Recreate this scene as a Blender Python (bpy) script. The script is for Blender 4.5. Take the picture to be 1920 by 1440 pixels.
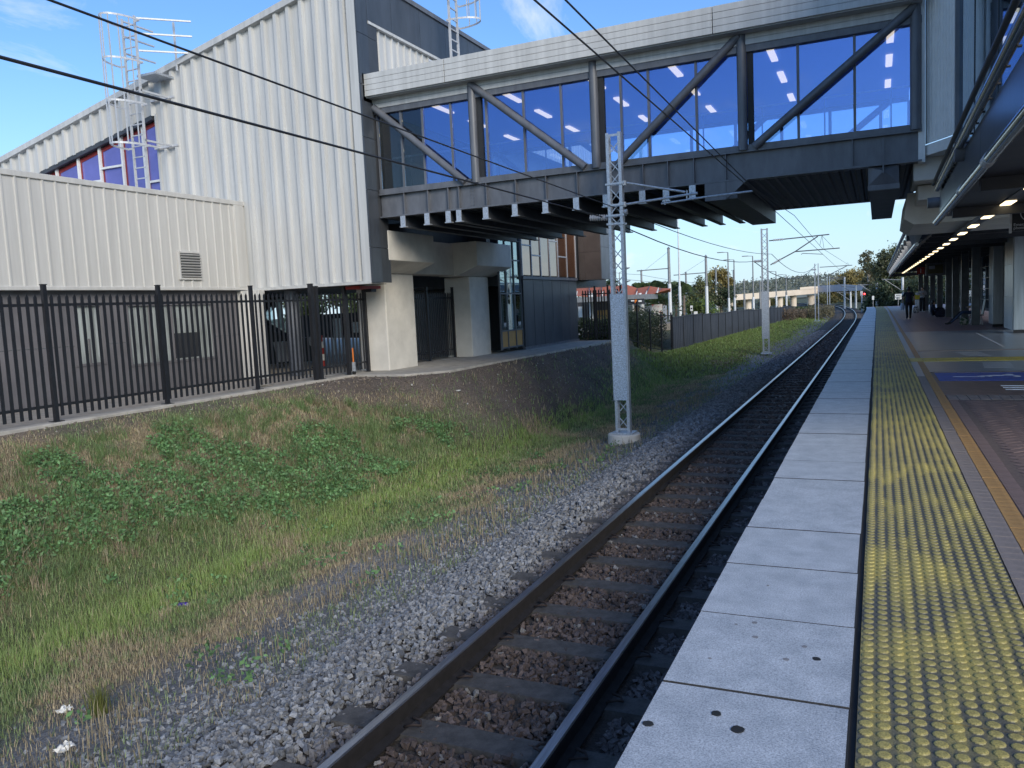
import bpy, math, random
import numpy as np
from mathutils import Vector, Matrix
random.seed(7); rng = np.random.default_rng(11)
sc = bpy.context.scene
for o in list(bpy.data.objects): bpy.data.objects.remove(o)
COL = sc.collection
R = math.radians

# ---------------------------------------------------------------- camera
YAW, PITCH, ROLL, FPX, EYE = R(24.52), R(5.42), R(-2.72), 1512.0, 1.6
fw = Vector((-math.sin(YAW)*math.cos(PITCH), math.cos(YAW)*math.cos(PITCH), -math.sin(PITCH)))
rt = Vector((math.cos(YAW), math.sin(YAW), 0)); up = rt.cross(fw)
rt, up = math.cos(ROLL)*rt+math.sin(ROLL)*up, -math.sin(ROLL)*rt+math.cos(ROLL)*up
cd = bpy.data.cameras.new('camera'); cam = bpy.data.objects.new('camera', cd); COL.objects.link(cam)
cam.matrix_world = Matrix(((rt.x, up.x, -fw.x, 0), (rt.y, up.y, -fw.y, 0), (rt.z, up.z, -fw.z, EYE), (0, 0, 0, 1)))
cd.sensor_fit = 'HORIZONTAL'; cd.sensor_width = 36; cd.lens = FPX/1920*36; cd.clip_start = .05; cd.clip_end = 6000
sc.camera = cam
def at(px, py, Y):                      # a photo point at depth Y along the track -> place in the scene
    d = ((px-960)*rt-(py-720)*up+FPX*fw)/FPX
    return Vector((0, 0, EYE))+d*(Y/d.y)

# ---------------------------------------------------------------- sky, sun, exposure
SUN_EL, SUN_AZ = R(25), R(134)           # azimuth clockwise from +Y: behind the camera to the right, veiled by thin cloud
w = bpy.data.worlds.new('World'); sc.world = w; w.use_nodes = True
nt = w.node_tree; nt.nodes.clear(); N = nt.nodes.new; L = nt.links.new
out = N('ShaderNodeOutputWorld'); bg = N('ShaderNodeBackground'); bg.inputs[1].default_value = .088
sky = N('ShaderNodeTexSky'); sky.sky_type = 'NISHITA'; sky.sun_disc = False
sky.sun_elevation = SUN_EL; sky.sun_rotation = SUN_AZ; sky.air_density = 1.0; sky.dust_density = 0.8; sky.ozone_density = 1.2
tc = N('ShaderNodeTexCoord'); sep = N('ShaderNodeSeparateXYZ'); L(tc.outputs['Generated'], sep.inputs[0])
zc = N('ShaderNodeMath'); zc.operation = 'ADD'; zc.inputs[1].default_value = .16; L(sep.outputs[2], zc.inputs[0])
zm = N('ShaderNodeMath'); zm.operation = 'MAXIMUM'; zm.inputs[1].default_value = .05; L(zc.outputs[0], zm.inputs[0])
dx = N('ShaderNodeMath'); dx.operation = 'DIVIDE'; L(sep.outputs[0], dx.inputs[0]); L(zm.outputs[0], dx.inputs[1])
dy = N('ShaderNodeMath'); dy.operation = 'DIVIDE'; L(sep.outputs[1], dy.inputs[0]); L(zm.outputs[0], dy.inputs[1])
cmb = N('ShaderNodeCombineXYZ'); L(dx.outputs[0], cmb.inputs[0]); L(dy.outputs[0], cmb.inputs[1])
mp = N('ShaderNodeMapping'); mp.inputs['Scale'].default_value = (1.2, .62, 1); mp.inputs['Location'].default_value = (3.3, 1.9, 0)
L(cmb.outputs[0], mp.inputs[0])
nz = N('ShaderNodeTexNoise'); nz.inputs['Scale'].default_value = 2.3; nz.inputs['Detail'].default_value = 9; nz.inputs['Roughness'].default_value = .62
nz.inputs['Distortion'].default_value = .5; L(mp.outputs[0], nz.inputs['Vector'])
cr = N('ShaderNodeValToRGB'); cr.color_ramp.elements[0].position = .56; cr.color_ramp.elements[1].position = .80
cr.color_ramp.elements[1].color = (.85, .85, .85, 1); L(nz.outputs[0], cr.inputs[0])
mx = N('ShaderNodeMix'); mx.data_type = 'RGBA'; L(cr.outputs[0], mx.inputs[0])
tn = N('ShaderNodeMix'); tn.data_type = 'RGBA'; tn.blend_type = 'MULTIPLY'; tn.inputs[0].default_value = 1
tn.inputs[7].default_value = (.50, .72, 1.0, 1); L(sky.outputs[0], tn.inputs[6])
hz1 = N('ShaderNodeMapRange'); hz1.inputs[1].default_value = 0; hz1.inputs[2].default_value = .34; hz1.inputs[3].default_value = 1; hz1.inputs[4].default_value = 0; L(sep.outputs[2], hz1.inputs[0])
hz2 = N('ShaderNodeMath'); hz2.operation = 'POWER'; hz2.inputs[1].default_value = 2.2; L(hz1.outputs[0], hz2.inputs[0])
hzm = N('ShaderNodeMix'); hzm.data_type = 'RGBA'; L(hz2.outputs[0], hzm.inputs[0]); L(tn.outputs[2], hzm.inputs[6]); hzm.inputs[7].default_value = (3.3, 4.3, 4.9, 1)   # pale haze low all round the horizon
L(hzm.outputs[2], mx.inputs[6]); mx.inputs[7].default_value = (4.6, 4.9, 5.2, 1)
L(mx.outputs[2], bg.inputs[0]); L(bg.outputs[0], out.inputs[0])
sd = bpy.data.lights.new('sun', 'SUN'); sd.energy = 1.3; sd.angle = R(26); sd.color = (1, .9, .74)
so = bpy.data.objects.new('sun', sd); COL.objects.link(so)
sv = Vector((math.sin(SUN_AZ)*math.cos(SUN_EL), math.cos(SUN_AZ)*math.cos(SUN_EL), math.sin(SUN_EL)))
so.rotation_euler = sv.to_track_quat('Z', 'Y').to_euler(); so.location = sv*60
sc.view_settings.view_transform = 'Standard'; sc.view_settings.look = 'None'; sc.view_settings.gamma = 1
sc.view_settings.use_curve_mapping = False; sc.view_settings.exposure = 1.3

# ---------------------------------------------------------------- materials
def mat(name, col, rough=.7, metal=0, var=.15, scale=6, bump=0, bscale=60, spec=.5, col2=None, thr=(.35, .65), streak=None, emit=None, coords='Object'):
    m = bpy.data.materials.new(name); m.use_nodes = True; t = m.node_tree; n = t.nodes; l = t.links
    b = n['Principled BSDF']; b.inputs['Roughness'].default_value = rough; b.inputs['Metallic'].default_value = metal
    b.inputs['Specular IOR Level'].default_value = spec
    co = n.new('ShaderNodeTexCoord'); vec = co.outputs[coords]
    if streak:
        g = n.new('ShaderNodeMapping'); g.inputs['Scale'].default_value = streak; l.new(vec, g.inputs[0]); vec2 = g.outputs[0]
    else: vec2 = vec
    z = n.new('ShaderNodeTexNoise'); z.inputs['Scale'].default_value = scale; z.inputs['Detail'].default_value = 8; z.inputs['Roughness'].default_value = .65
    l.new(vec2, z.inputs['Vector'])
    r = n.new('ShaderNodeValToRGB'); e = r.color_ramp.elements; e[0].position, e[1].position = thr
    c2 = col2 or tuple(min(1, c*(1+var)) for c in col); c1 = col if col2 else tuple(c*(1-var) for c in col)
    e[0].color = (*c1, 1); e[1].color = (*c2, 1); l.new(z.outputs[0], r.inputs[0]); l.new(r.outputs[0], b.inputs['Base Color'])
    if bump:
        z2 = n.new('ShaderNodeTexNoise'); z2.inputs['Scale'].default_value = bscale; z2.inputs['Detail'].default_value = 5; l.new(vec, z2.inputs['Vector'])
        bp = n.new('ShaderNodeBump'); bp.inputs['Strength'].default_value = bump; bp.inputs['Distance'].default_value = .02
        l.new(z2.outputs[0], bp.inputs['Height']); l.new(bp.outputs[0], b.inputs['Normal'])
    if emit:
        b.inputs['Emission Color'].default_value = (*emit[:3], 1); b.inputs['Emission Strength'].default_value = emit[3]
    return m
def glass(name, tint, refl=(.8, .9, 1), fac=.15, rough=.02, smudge=0):
    m = bpy.data.materials.new(name); m.use_nodes = True; t = m.node_tree; n = t.nodes; l = t.links; n.clear()
    o = n.new('ShaderNodeOutputMaterial'); a = n.new('ShaderNodeBsdfTransparent'); a.inputs[0].default_value = (*tint, 1)
    g = n.new('ShaderNodeBsdfGlossy'); g.inputs[0].default_value = (*refl, 1); g.inputs['Roughness'].default_value = rough
    f = n.new('ShaderNodeFresnel'); f.inputs[0].default_value = 1.5; ad = n.new('ShaderNodeMath'); ad.operation = 'ADD'; ad.use_clamp = True
    ad.inputs[1].default_value = fac; l.new(f.outputs[0], ad.inputs[0])
    x = n.new('ShaderNodeMixShader'); l.new(ad.outputs[0], x.inputs[0]); l.new(a.outputs[0], x.inputs[1]); l.new(g.outputs[0], x.inputs[2]); l.new(x.outputs[0], o.inputs[0])
    return m
def attr_mat(name, rough=.8, var=.25, scale=30, sub=0, bump=0):
    m = mat(name, (1, 1, 1), rough, var=0); t = m.node_tree; n = t.nodes; l = t.links; b = n['Principled BSDF']
    a = n.new('ShaderNodeAttribute'); a.attribute_name = 'Col'
    z = [q for q in n if q.type == 'TEX_NOISE'][0]; z.inputs['Scale'].default_value = scale
    r = [q for q in n if q.type == 'VALTORGB'][0]; r.color_ramp.elements[0].color = (1-var,)*3+(1,); r.color_ramp.elements[1].color = (1+var,)*3+(1,)
    x = n.new('ShaderNodeMix'); x.data_type = 'RGBA'; x.blend_type = 'MULTIPLY'; x.inputs[0].default_value = 1
    l.new(a.outputs[0], x.inputs[6]); l.new(r.outputs[0], x.inputs[7]); l.new(x.outputs[2], b.inputs['Base Color'])
    if sub:
        tr = n.new('ShaderNodeBsdfTranslucent'); l.new(x.outputs[2], tr.inputs[0]); ms = n.new('ShaderNodeMixShader'); ms.inputs[0].default_value = sub
        o = [q for q in n if q.type == 'OUTPUT_MATERIAL'][0]; l.new(b.outputs[0], ms.inputs[1]); l.new(tr.outputs[0], ms.inputs[2]); l.new(ms.outputs[0], o.inputs[0])
    return m
M = dict(
 clad=mat('cream cladding', (.49, .49, .48), .42, var=.12, scale=1.6, streak=(4, 4, .22)),
 box=mat('warm white cladding', (.52, .505, .475), .42, var=.08, scale=1.4, streak=(4, 4, .22)),
 dark=mat('charcoal panel', (.045, .048, .055), .45, var=.22, scale=1.5, streak=(2, 2, .4)),
 dpan=mat('slate blue panel', (.05, .058, .072), .38, var=.22, scale=1.3, streak=(2, 2, .5)),
 brownp=mat('bronze brown panel', (.10, .082, .076), .4, var=.15, scale=1.5),
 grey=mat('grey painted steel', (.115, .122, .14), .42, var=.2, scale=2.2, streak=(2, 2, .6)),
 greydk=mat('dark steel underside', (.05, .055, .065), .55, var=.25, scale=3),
 conc=mat('smooth concrete', (.60, .57, .52), .75, var=.1, scale=1.6, bump=.1, bscale=40),
 path=mat('path concrete', (.36, .335, .30), .85, var=.2, scale=3, bump=.25, bscale=50),
 galv=mat('galvanised steel', (.48, .51, .55), .45, .55, var=.22, scale=26),
 galvp=mat('spangled galvanised plate', (.42, .48, .56), .5, .3, var=.40, scale=48, thr=(.38, .62)),
 cable=mat('dark cable', (.02, .021, .025), .5),
 black=mat('black powder coat', (.013, .014, .018), .42, var=.25, scale=9),
 lad=mat('aluminium ladder', (.50, .51, .53), .5, .15, var=.1, scale=12),
 ins=mat('grey porcelain', (.36, .38, .42), .25, var=.1),
 lwall=mat('grey lower wall', (.135, .128, .135), .7, var=.2, scale=1.4, streak=(1, 1, .5)),
 railtop=mat('polished rail head', (.34, .33, .33), .28, .9, var=.25, scale=9, streak=(8, .3, 8)),
 rail=mat('rusty rail web', (.019, .017, .018), .85, .1, var=.35, scale=14),
 sleeper=mat('stained concrete sleeper', (.075, .07, .066), .9, var=.35, scale=9, bump=.4, bscale=60),
 clip=mat('rusted clip', (.035, .024, .02), .85, var=.3),
 coping=mat('worn white coping', (.50, .53, .57), .48, var=.05, scale=2, bump=.2, bscale=190),
 grime_shade=mat('grimy shaded slab edge', (.035, .034, .034), .9, var=.3, scale=20),
 brick=mat('dusky brick paver', (.15, .105, .10), .75, var=.3, scale=5, bump=.25, bscale=70),
 brick2=mat('grey brown paver', (.20, .17, .16), .75, var=.25, scale=6, bump=.25, bscale=70),
 orange=mat('worn orange paint', (.33, .19, .07), .7, var=.25, scale=9, bump=.2, bscale=70),
 joint=mat('joint sand', (.10, .075, .07), .95, var=.3, scale=30),
 asphalt=mat('grey sealed paving', (.25, .29, .34), .30, var=.18, scale=2.5, streak=(.5, 4, 1)),
 ypaint=mat('yellow paint', (.48, .40, .07), .6, var=.25, scale=8),
 wpaint=mat('white paint', (.62, .65, .70), .6, var=.15, scale=10),
 bluep=mat('blue floor paint', (.022, .075, .36), .55, var=.2, scale=5),
 wall=mat('platform wall concrete', (.18, .17, .165), .9, var=.3, scale=2.5),
 ceil=mat('blue painted ceiling', (.17, .30, .88), .45, var=.05),
 floor=mat('pale vinyl floor', (.7, .72, .75), .5, var=.06),
 lampw=mat('warm light panel', (.9, .86, .75), .5, var=0, emit=(1, .74, .46, .75)),
 lampc=mat('strip light diffuser', (.9, .88, .8), .5, var=0, emit=(1, .8, .48, 1.2)),
 red=mat('red sign', (.33, .022, .015), .5, var=.1), redf=mat('dark red window frame', (.24, .03, .03), .5, var=.1),
 sail=mat('terracotta shade fabric', (.42, .115, .05), .8, var=.15, scale=3),
 polew=mat('white painted pole', (.62, .63, .64), .55, var=.08), poleg=mat('grey tram pole', (.24, .245, .25), .5, .3, var=.15),
 steel=mat('brushed silver panel', (.42, .45, .48), .32, .75, var=.18, scale=2, streak=(4, 4, .3)),
 col=mat('steel column', (.13, .145, .16), .35, .4, var=.2, scale=3),
 canopy=mat('canopy steel', (.045, .05, .06), .4, .2, var=.2, scale=3),
 tube=mat('shiny steel tube', (.30, .31, .33), .16, .85, var=.12, scale=4),
 fascia=mat('perforated fascia', (.11, .13, .16), .28, .55, var=.25, scale=7, streak=(1, 9, .6)),
 ochre=mat('ochre panel', (.48, .27, .085), .5, var=.08),
 bronze=mat('bronze glass', (.16, .065, .03), .12, .5, var=.2, scale=1.5, spec=.8),
 mirror=mat('mirror bronze glass', (.40, .31, .27), .03, .95, var=.05),
 amber=mat('display panel', (.06, .052, .012), .4, var=.1),
 white=mat('white plastic', (.72, .72, .70), .5, var=.05), yel=mat('yellow plastic', (.65, .5, .03), .5, var=.1),
 org=mat('orange plastic', (.6, .16, .02), .5, var=.1), rubber=mat('black rubber', (.015, .015, .015), .7),
 bark=mat('grey brown bark', (.16, .125, .10), .95, var=.3, scale=5, bump=.5, bscale=12),
 barkpale=mat('pale eucalypt bark', (.42, .37, .31), .9, var=.25, scale=3),
 farwhite=mat('sun tinted bridge concrete', (.66, .56, .45), .8, var=.12, scale=.2), fargrey=mat('far blue grey', (.34, .38, .45), .6, var=.08, scale=.3),  # sun and shade on the road bridge put into these two colours
 roofm=mat('metal roof', (.38, .38, .37), .5, var=.1), brickw=mat('tan wall', (.38, .27, .18), .85, var=.12), 
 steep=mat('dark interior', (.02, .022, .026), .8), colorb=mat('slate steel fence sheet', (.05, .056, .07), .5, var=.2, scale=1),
 gblue=glass('blue bridge glass', (.78, .86, .98), (.40, .56, 1), .22), gdim=glass('far bridge glass', (.80, .9, .97), (.8, .9, 1), .04),
 gpurp=mat('violet reflective glass', (.17, .16, .44), .08, .35, var=.12, scale=1.2, spec=.9),
 gclear=glass('clear glass', (.72, .82, .82), (.9, .95, 1), .12), gdark=glass('grey glass', (.32, .38, .42), (.8, .9, 1), .10),
 globby=glass('lobby glass', (.78, .78, .76), (.8, .9, 1), 0),
 gteal=glass('teal tower glass', (.55, .72, .72), (.75, .92, .95), .38),
 gland=glass('landing glass', (.30, .36, .42), (.75, .88, 1), .20),
 frost=mat('frosted window', (.26, .28, .27), .45, var=.45, scale=1.6, streak=(.6, 5, .4)),
 rock=attr_mat('ballast stone', .85, .3, 60), leaf=attr_mat('foliage', .55, .15, 8, .35), blade=attr_mat('grass blade', .6, .15, 40, .3),
 skin=mat('skin', (.45, .27, .19), .55, var=.05), hair=mat('dark hair', (.014, .011, .01), .5), navy=mat('navy cloth', (.012, .015, .035), .9, var=.2, scale=20),
 blackc=mat('black cloth', (.012, .012, .014), .9, var=.2, scale=20), greyc=mat('grey cloth', (.36, .36, .37), .9, var=.15, scale=15),
 denim=mat('blue denim', (.04, .075, .16), .9, var=.2, scale=25), tan=mat('tan cloth', (.33, .29, .22), .9, var=.15, scale=15),
 paper=mat('crumpled paper', (.7, .68, .62), .8, var=.1, bump=.6, bscale=30), purple=mat('purple can', (.07, .03, .30), .3, .5, var=.3, scale=30),
 bagp=mat('patterned bag', (.05, .05, .055), .7, col2=(.6, .58, .55), thr=(.46, .54), scale=16),
)

# ---------------------------------------------------------------- mesh helpers
def tag(o, label=None, cat=None, group=None, kind=None):
    if label: o['label'] = label
    if cat: o['category'] = cat
    if group: o['group'] = group
    if kind: o['kind'] = kind
    return o
def thing(name, label, cat, loc=(0, 0, 0), group=None, rz=0):
    o = bpy.data.objects.new(name, None); COL.objects.link(o); o.location = loc; o.rotation_euler.z = rz; o.empty_display_size = .2
    return tag(o, label, cat, group)
def place(o, parent):
    if parent is None: return o
    o.parent = parent
    base = Vector((0, 0, 0)); q = parent
    while q: base += q.location; q = q.parent
    o.location = -base if not parent.get('local') else Vector((0, 0, 0))
    return o
def link(name, me, parent=None, loc=None):
    o = bpy.data.objects.new(name, me); COL.objects.link(o); place(o, parent)
    if loc is not None: o.location = Vector(o.location)+Vector(loc)
    return o
class MB:
    def __init__(s): s.v = []; s.f = []; s.m = []; s.cur = 0
    def add(s, vs, fs):
        k = len(s.v); s.v += [tuple(p) for p in vs]; s.f += [tuple(i+k for i in f) for f in fs]; s.m += [s.cur]*len(fs); return s
    def box(s, x0, x1, y0, y1, z0, z1):
        return s.add([(x0, y0, z0), (x1, y0, z0), (x1, y1, z0), (x0, y1, z0), (x0, y0, z1), (x1, y0, z1), (x1, y1, z1), (x0, y1, z1)],
                     [(3, 2, 1, 0), (4, 5, 6, 7), (0, 1, 5, 4), (1, 2, 6, 5), (2, 3, 7, 6), (3, 0, 4, 7)])
    def bar(s, p, q, a, b=None, upv=(0, 0, 1)):
        p, q = Vector(p), Vector(q); b = b or a; d = (q-p).normalized(); u = Vector(upv)
        if abs(d.dot(u)) > .98: u = Vector((0, 1, 0))
        x = d.cross(u).normalized(); y = x.cross(d)
        vs = [c+x*i*a/2+y*j*b/2 for c in (p, q) for i, j in ((-1, -1), (1, -1), (1, 1), (-1, 1))]
        return s.add(vs, [(0, 1, 2, 3), (7, 6, 5, 4), (1, 0, 4, 5), (2, 1, 5, 6), (3, 2, 6, 7), (0, 3, 7, 4)])
    def tube(s, pts, rs, n=8, cap=True):
        pts = [Vector(p) for p in pts]; rs = rs if isinstance(rs, (list, tuple)) else [rs]*len(pts); k = len(s.v); vs = []; fs = []
        for i, p in enumerate(pts):
            d = (pts[min(i+1, len(pts)-1)]-pts[max(i-1, 0)]).normalized(); u = Vector((0, 0, 1)) if abs(d.z) < .95 else Vector((0, 1, 0))
            x = d.cross(u).normalized(); y = x.cross(d)
            vs += [p+(x*math.cos(2*math.pi*j/n)+y*math.sin(2*math.pi*j/n))*rs[i] for j in range(n)]
        for i in range(len(pts)-1):
            for j in range(n): a = i*n+j; b = i*n+(j+1) % n; fs.append((a, b, b+n, a+n))
        if cap: fs += [tuple(range(n))[::-1], tuple(range((len(pts)-1)*n, len(pts)*n))]
        return s.add(vs, fs)
    def prism(s, poly, axis, a, b):              # poly in the two other axes, extruded along axis a..b
        n = len(poly)
        def P(u, v, t): return {'x': (t, u, v), 'y': (u, t, v), 'z': (u, v, t)}[axis]
        vs = [P(u, v, a) for u, v in poly]+[P(u, v, b) for u, v in poly]
        return s.add(vs, [tuple(range(n))[::-1], tuple(range(n, 2*n))]+[(i, (i+1) % n, (i+1) % n+n, i+n) for i in range(n)])
    def mesh(s, name, mats, smooth=False):
        me = bpy.data.meshes.new(name); me.from_pydata(s.v, [], s.f)
        for m in (mats if isinstance(mats, (list, tuple)) else [mats]): me.materials.append(m)
        if any(s.m): me.polygons.foreach_set('material_index', s.m)
        import bmesh
        bm = bmesh.new(); bm.from_mesh(me); bmesh.ops.recalc_face_normals(bm, faces=bm.faces); bm.to_mesh(me); bm.free()
        if smooth: me.polygons.foreach_set('use_smooth', [True]*len(me.polygons))
        return me
    def build(s, name, m, parent=None, smooth=False, bevel=0):
        o = link(name, s.mesh(name, m, smooth), parent)
        if bevel:
            b = o.modifiers.new('bevel', 'BEVEL'); b.width = bevel; b.segments = 2; b.limit_method = 'ANGLE'
        if smooth: o.modifiers.new('edges', 'EDGE_SPLIT').split_angle = R(40)
        return o
def npmesh(name, v, f, m, col=None, smooth=False):
    v = np.asarray(v, np.float32); f = np.asarray(f, np.int32); k = f.shape[1]; me = bpy.data.meshes.new(name)
    me.vertices.add(len(v)); me.vertices.foreach_set('co', v.ravel()); me.loops.add(f.size); me.loops.foreach_set('vertex_index', f.ravel())
    me.polygons.add(len(f)); me.polygons.foreach_set('loop_start', np.arange(0, f.size, k, dtype=np.int32)); me.polygons.foreach_set('loop_total', np.full(len(f), k, np.int32))
    me.polygons.foreach_set('use_smooth', np.full(len(f), smooth)); me.materials.append(m)
    if col is not None:
        a = me.color_attributes.new('Col', 'FLOAT_COLOR', 'POINT'); c = np.ones((len(v), 4), np.float32); c[:, :3] = col; a.data.foreach_set('color', c.ravel())
    me.update(); me.validate(); return me
def vnoise(x, y, s=1.0, seed=0):
    x = np.asarray(x, float)*s+seed*17.3; y = np.asarray(y, float)*s+seed*9.1; xi = np.floor(x).astype(int); yi = np.floor(y).astype(int); xf = x-xi; yf = y-yi
    def h(a, b): q = np.sin(a*127.1+b*311.7+seed*74.7)*43758.5453; return q-np.floor(q)
    u = xf*xf*(3-2*xf); v = yf*yf*(3-2*yf)
    return (h(xi, yi)*(1-u)+h(xi+1, yi)*u)*(1-v)+(h(xi, yi+1)*(1-u)+h(xi+1, yi+1)*u)*v
def fbm(x, y, s=1, seed=0): return (vnoise(x, y, s, seed)+.5*vnoise(x, y, s*2.1, seed+1)+.25*vnoise(x, y, s*4.3, seed+2))/1.75
def sst(a, b, x): t = np.clip((np.asarray(x, float)-a)/(b-a), 0, 1); return t*t*(3-2*t)
def bend(Y): t = max(0., Y-68.); return -(t*t)/2050 - max(0, Y-150)**2/1500.    # the line curves away to the left
# ---------------------------------------------------------------- ground
def crest(Y): return -12.8+2.45*sst(15.5, 19.0, Y)
def gz(X, Y):
    X = np.asarray(X, float); Y = np.asarray(Y, float); c = crest(Y)
    z = np.interp(X, [-5.9, -4.5], [-1.62, -1.42]); ditch = -8.55+.4*sst(10, 20, Y)
    a = np.where(X < -5.9, np.interp(X, [-8.5, -7.2, -5.9], [-1.82, -1.78, -1.62]), z)
    t = np.clip((ditch-X)/np.maximum(.1, (ditch-c)), 0, 1); bank = -1.82+1.76*(t**1.05*(1-.12*t)+.12*t)
    near = np.where(X < ditch, bank, a)
    far = np.interp(X, [-11.5, -10.3, -9, -6, -4.5], [-.5, -1.0, -1.05, -1.35, -1.45])
    k = sst(33.5, 40, Y); z = near*(1-k)+far*k
    bump = (fbm(X, Y, .9, 3)-.5)*.22+(fbm(X, Y, 3.5, 5)-.5)*.07
    z = z+bump*sst(-4.6, -6.5, X)*(1-.6*k)*sst(0, .5, np.clip((X-c+.15), 0, 1))
    z = np.where(X < c-.1, np.where(k < .5, -.06, z), z)
    z = np.where(X > -.9, -1.6, z)
    return z
xs = np.concatenate([[-3000, -800, -300, -150, -90, -60, -40, -30, -24, -18, -15, -13.5], np.arange(-13, -4.2, .13), [-3.8, -3, -1, .5, 4, 10, 20, 40, 90, 200, 600, 3000]])
ys = np.concatenate([[-600, -200, -80, -30, -10, -4, 0], np.arange(1.5, 42, .17), np.arange(42, 100, 1.2), [105, 115, 130, 150, 180, 220, 280, 400, 700, 1500, 4000]])
GX, GY = np.meshgrid(xs, ys); BX = np.array([bend(min(y, 320)) for y in ys])[:, None]*(1-sst(100, 320, np.abs(GX)))
GZ = gz(GX, GY); GZ = np.where((GX > -9.5) & (GX < 2) | (GY < 110), GZ, GZ*0-1.2)
nx, ny = len(xs), len(ys); idx = np.arange(nx*ny).reshape(ny, nx)
F = np.stack([idx[:-1, :-1], idx[:-1, 1:], idx[1:, 1:], idx[1:, :-1]], -1).reshape(-1, 4)
def dirtw(X, Y): # bare soil under the bridge, brown edge below the fence
    d = sst(-9.0+.3, -9.6, X+ .5*(fbm(X, Y, .7, 9)-.5))*sst(15.6, 18.2, Y+1.1*(X+10.5)*-.9)*sst(34.5, 31.5, Y)
    d2 = sst(14.2, 19.5, Y+(X+10)*-.6)*sst(33, 25, Y)*sst(-7.7, -9.0, X+.9*(fbm(X, Y, .8, 2)-.5))
    e = sst(crest(Y)+.55, crest(Y)+.1, X+.9*(fbm(X, Y, 1.4, 4)-.5))*sst(40, 34, Y)*.7
    return np.clip(np.maximum(np.maximum(d, d2), e), 0, 1)
def gravw(X, Y): return sst(-6.3, -5.3, X+1.3*(fbm(X, Y, .8, 6)-.5)+.4*sst(30, 10, Y))
def dryw(X, Y): return np.clip(sst(.52, .74, fbm(X, Y, 1.1, 8)+.20*np.exp(-((X+11.6)/1.0)**2)+.20*np.exp(-((X+6.2)/.6)**2)-.12*np.exp(-((X+8.3)/.7)**2)), 0, 1)*sst(60, 30, Y)+.15*sst(30, 60, Y)
gm = attr_mat('embankment soil', .95, .5, 26)
nt2 = gm.node_tree; zz = [q for q in nt2.nodes if q.type == 'TEX_NOISE'][0]; bp = nt2.nodes.new('ShaderNodeBump'); bp.inputs['Strength'].default_value = .8; bp.inputs['Distance'].default_value = .05
nt2.links.new(zz.outputs[0], bp.inputs['Height']); nt2.links.new(bp.outputs[0], nt2.nodes['Principled BSDF'].inputs['Normal'])
D, G, DR = dirtw(GX, GY)[..., None], gravw(GX, GY)[..., None], dryw(GX, GY)[..., None]
C = np.array([.10, .12, .05])*(1-DR)+np.array([.19, .145, .09])*DR
C = C*(1-D)+np.array([.115, .092, .078])*D
G2 = G*(GY < 110)[..., None]; C = C*(1-G2)+np.array([.16, .16, .165])*G2
bigfar = ((np.abs(GX) > 40) | (GY > 105) | (GY < -5))[..., None]; C = np.where(bigfar, np.array([.055, .065, .03]), C)
C = C*(.62+.76*fbm(GX, GY, .55, 31))[..., None]*(.8+.4*fbm(GX, GY, 2.6, 32))[..., None]
gd = link('ground', npmesh('ground', np.stack([GX+BX, GY, GZ], -1).reshape(-1, 3), F, gm, C.reshape(-1, 3), True)); tag(gd, kind='structure')

def lift(o, **k): tag(o, **k); return o
# concrete strip under the fence and path under the footbridge
m = MB(); m.box(-13.3, -12.86, -6, 18.6, -.4, .0); o = m.build('fence_footing', M['path'], bevel=.02); tag(o, kind='structure')
m = MB(); m.add([(-14.5, 17.9, -.5), (-11.2, 17.9, -.5), (-10.45, 19, -.5), (-10.3, 33.5, -.5), (-14.5, 33.5, -.5), (-14.5, 17.9, .004), (-11.2, 17.9, .004), (-10.45, 19, .004), (-10.3, 33.5, .004), (-14.5, 33.5, .004)],
   [(5, 6, 7, 8, 9), (0, 1, 6, 5), (1, 2, 7, 6), (2, 3, 8, 7), (3, 4, 9, 8), (4, 0, 5, 9)])
o = m.build('path', M['path'], bevel=.03); tag(o, kind='structure')
m = MB(); m.box(-40, -13.36, -6, 60, -.5, -.03); o = m.build('paved_yard', mat('cream yard pavers', (.42, .36, .29), .85, var=.2, scale=4)); tag(o, kind='structure')

# ---------------------------------------------------------------- platform
EDGE = -.835
def ribbon(mb, x0, x1, y0, y1, z0, z1, n=None):
    n = n or max(1, int((y1-y0)/3)); yy = np.linspace(y0, y1, n+1); vs = []; fs = []
    for y in yy: b = bend(y); vs += [(x0+b, y, z0), (x1+b, y, z0), (x1+b, y, z1), (x0+b, y, z1)]
    for i in range(n):
        k = 4*i; fs += [(k, k+1, k+5, k+4), (k+1, k+2, k+6, k+5), (k+2, k+3, k+7, k+6), (k+3, k, k+4, k+7)]
    fs += [(0, 3, 2, 1), (4*n, 4*n+1, 4*n+2, 4*n+3)]
    mb.add(vs, fs)
PEND = 86.0
bt = bpy.data.materials.new('herringbone paving'); bt.use_nodes = True; t = bt.node_tree; b = t.nodes['Principled BSDF']; b.inputs['Roughness'].default_value = .48
tcx = t.nodes.new('ShaderNodeTexCoord'); mpp = t.nodes.new('ShaderNodeMapping'); mpp.inputs['Rotation'].default_value = (0, 0, R(45)); t.links.new(tcx.outputs['Object'], mpp.inputs[0])
bk = t.nodes.new('ShaderNodeTexBrick'); bk.inputs['Color1'].default_value = (.165, .115, .11, 1); bk.inputs['Color2'].default_value = (.12, .085, .085, 1); bk.inputs['Mortar'].default_value = (.07, .06, .06, 1)
bk.inputs['Scale'].default_value = 1; bk.inputs['Brick Width'].default_value = .235; bk.inputs['Row Height'].default_value = .118; bk.inputs['Mortar Size'].default_value = .006
t.links.new(mpp.outputs[0], bk.inputs[0]); t.links.new(bk.outputs[0], b.inputs['Base Color'])
m = MB(); ribbon(m, EDGE+.06, 14, -14, PEND, -1.6, -.045, 40); plat = m.build('platform', [M['wall']]); tag(plat, kind='structure')
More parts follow.
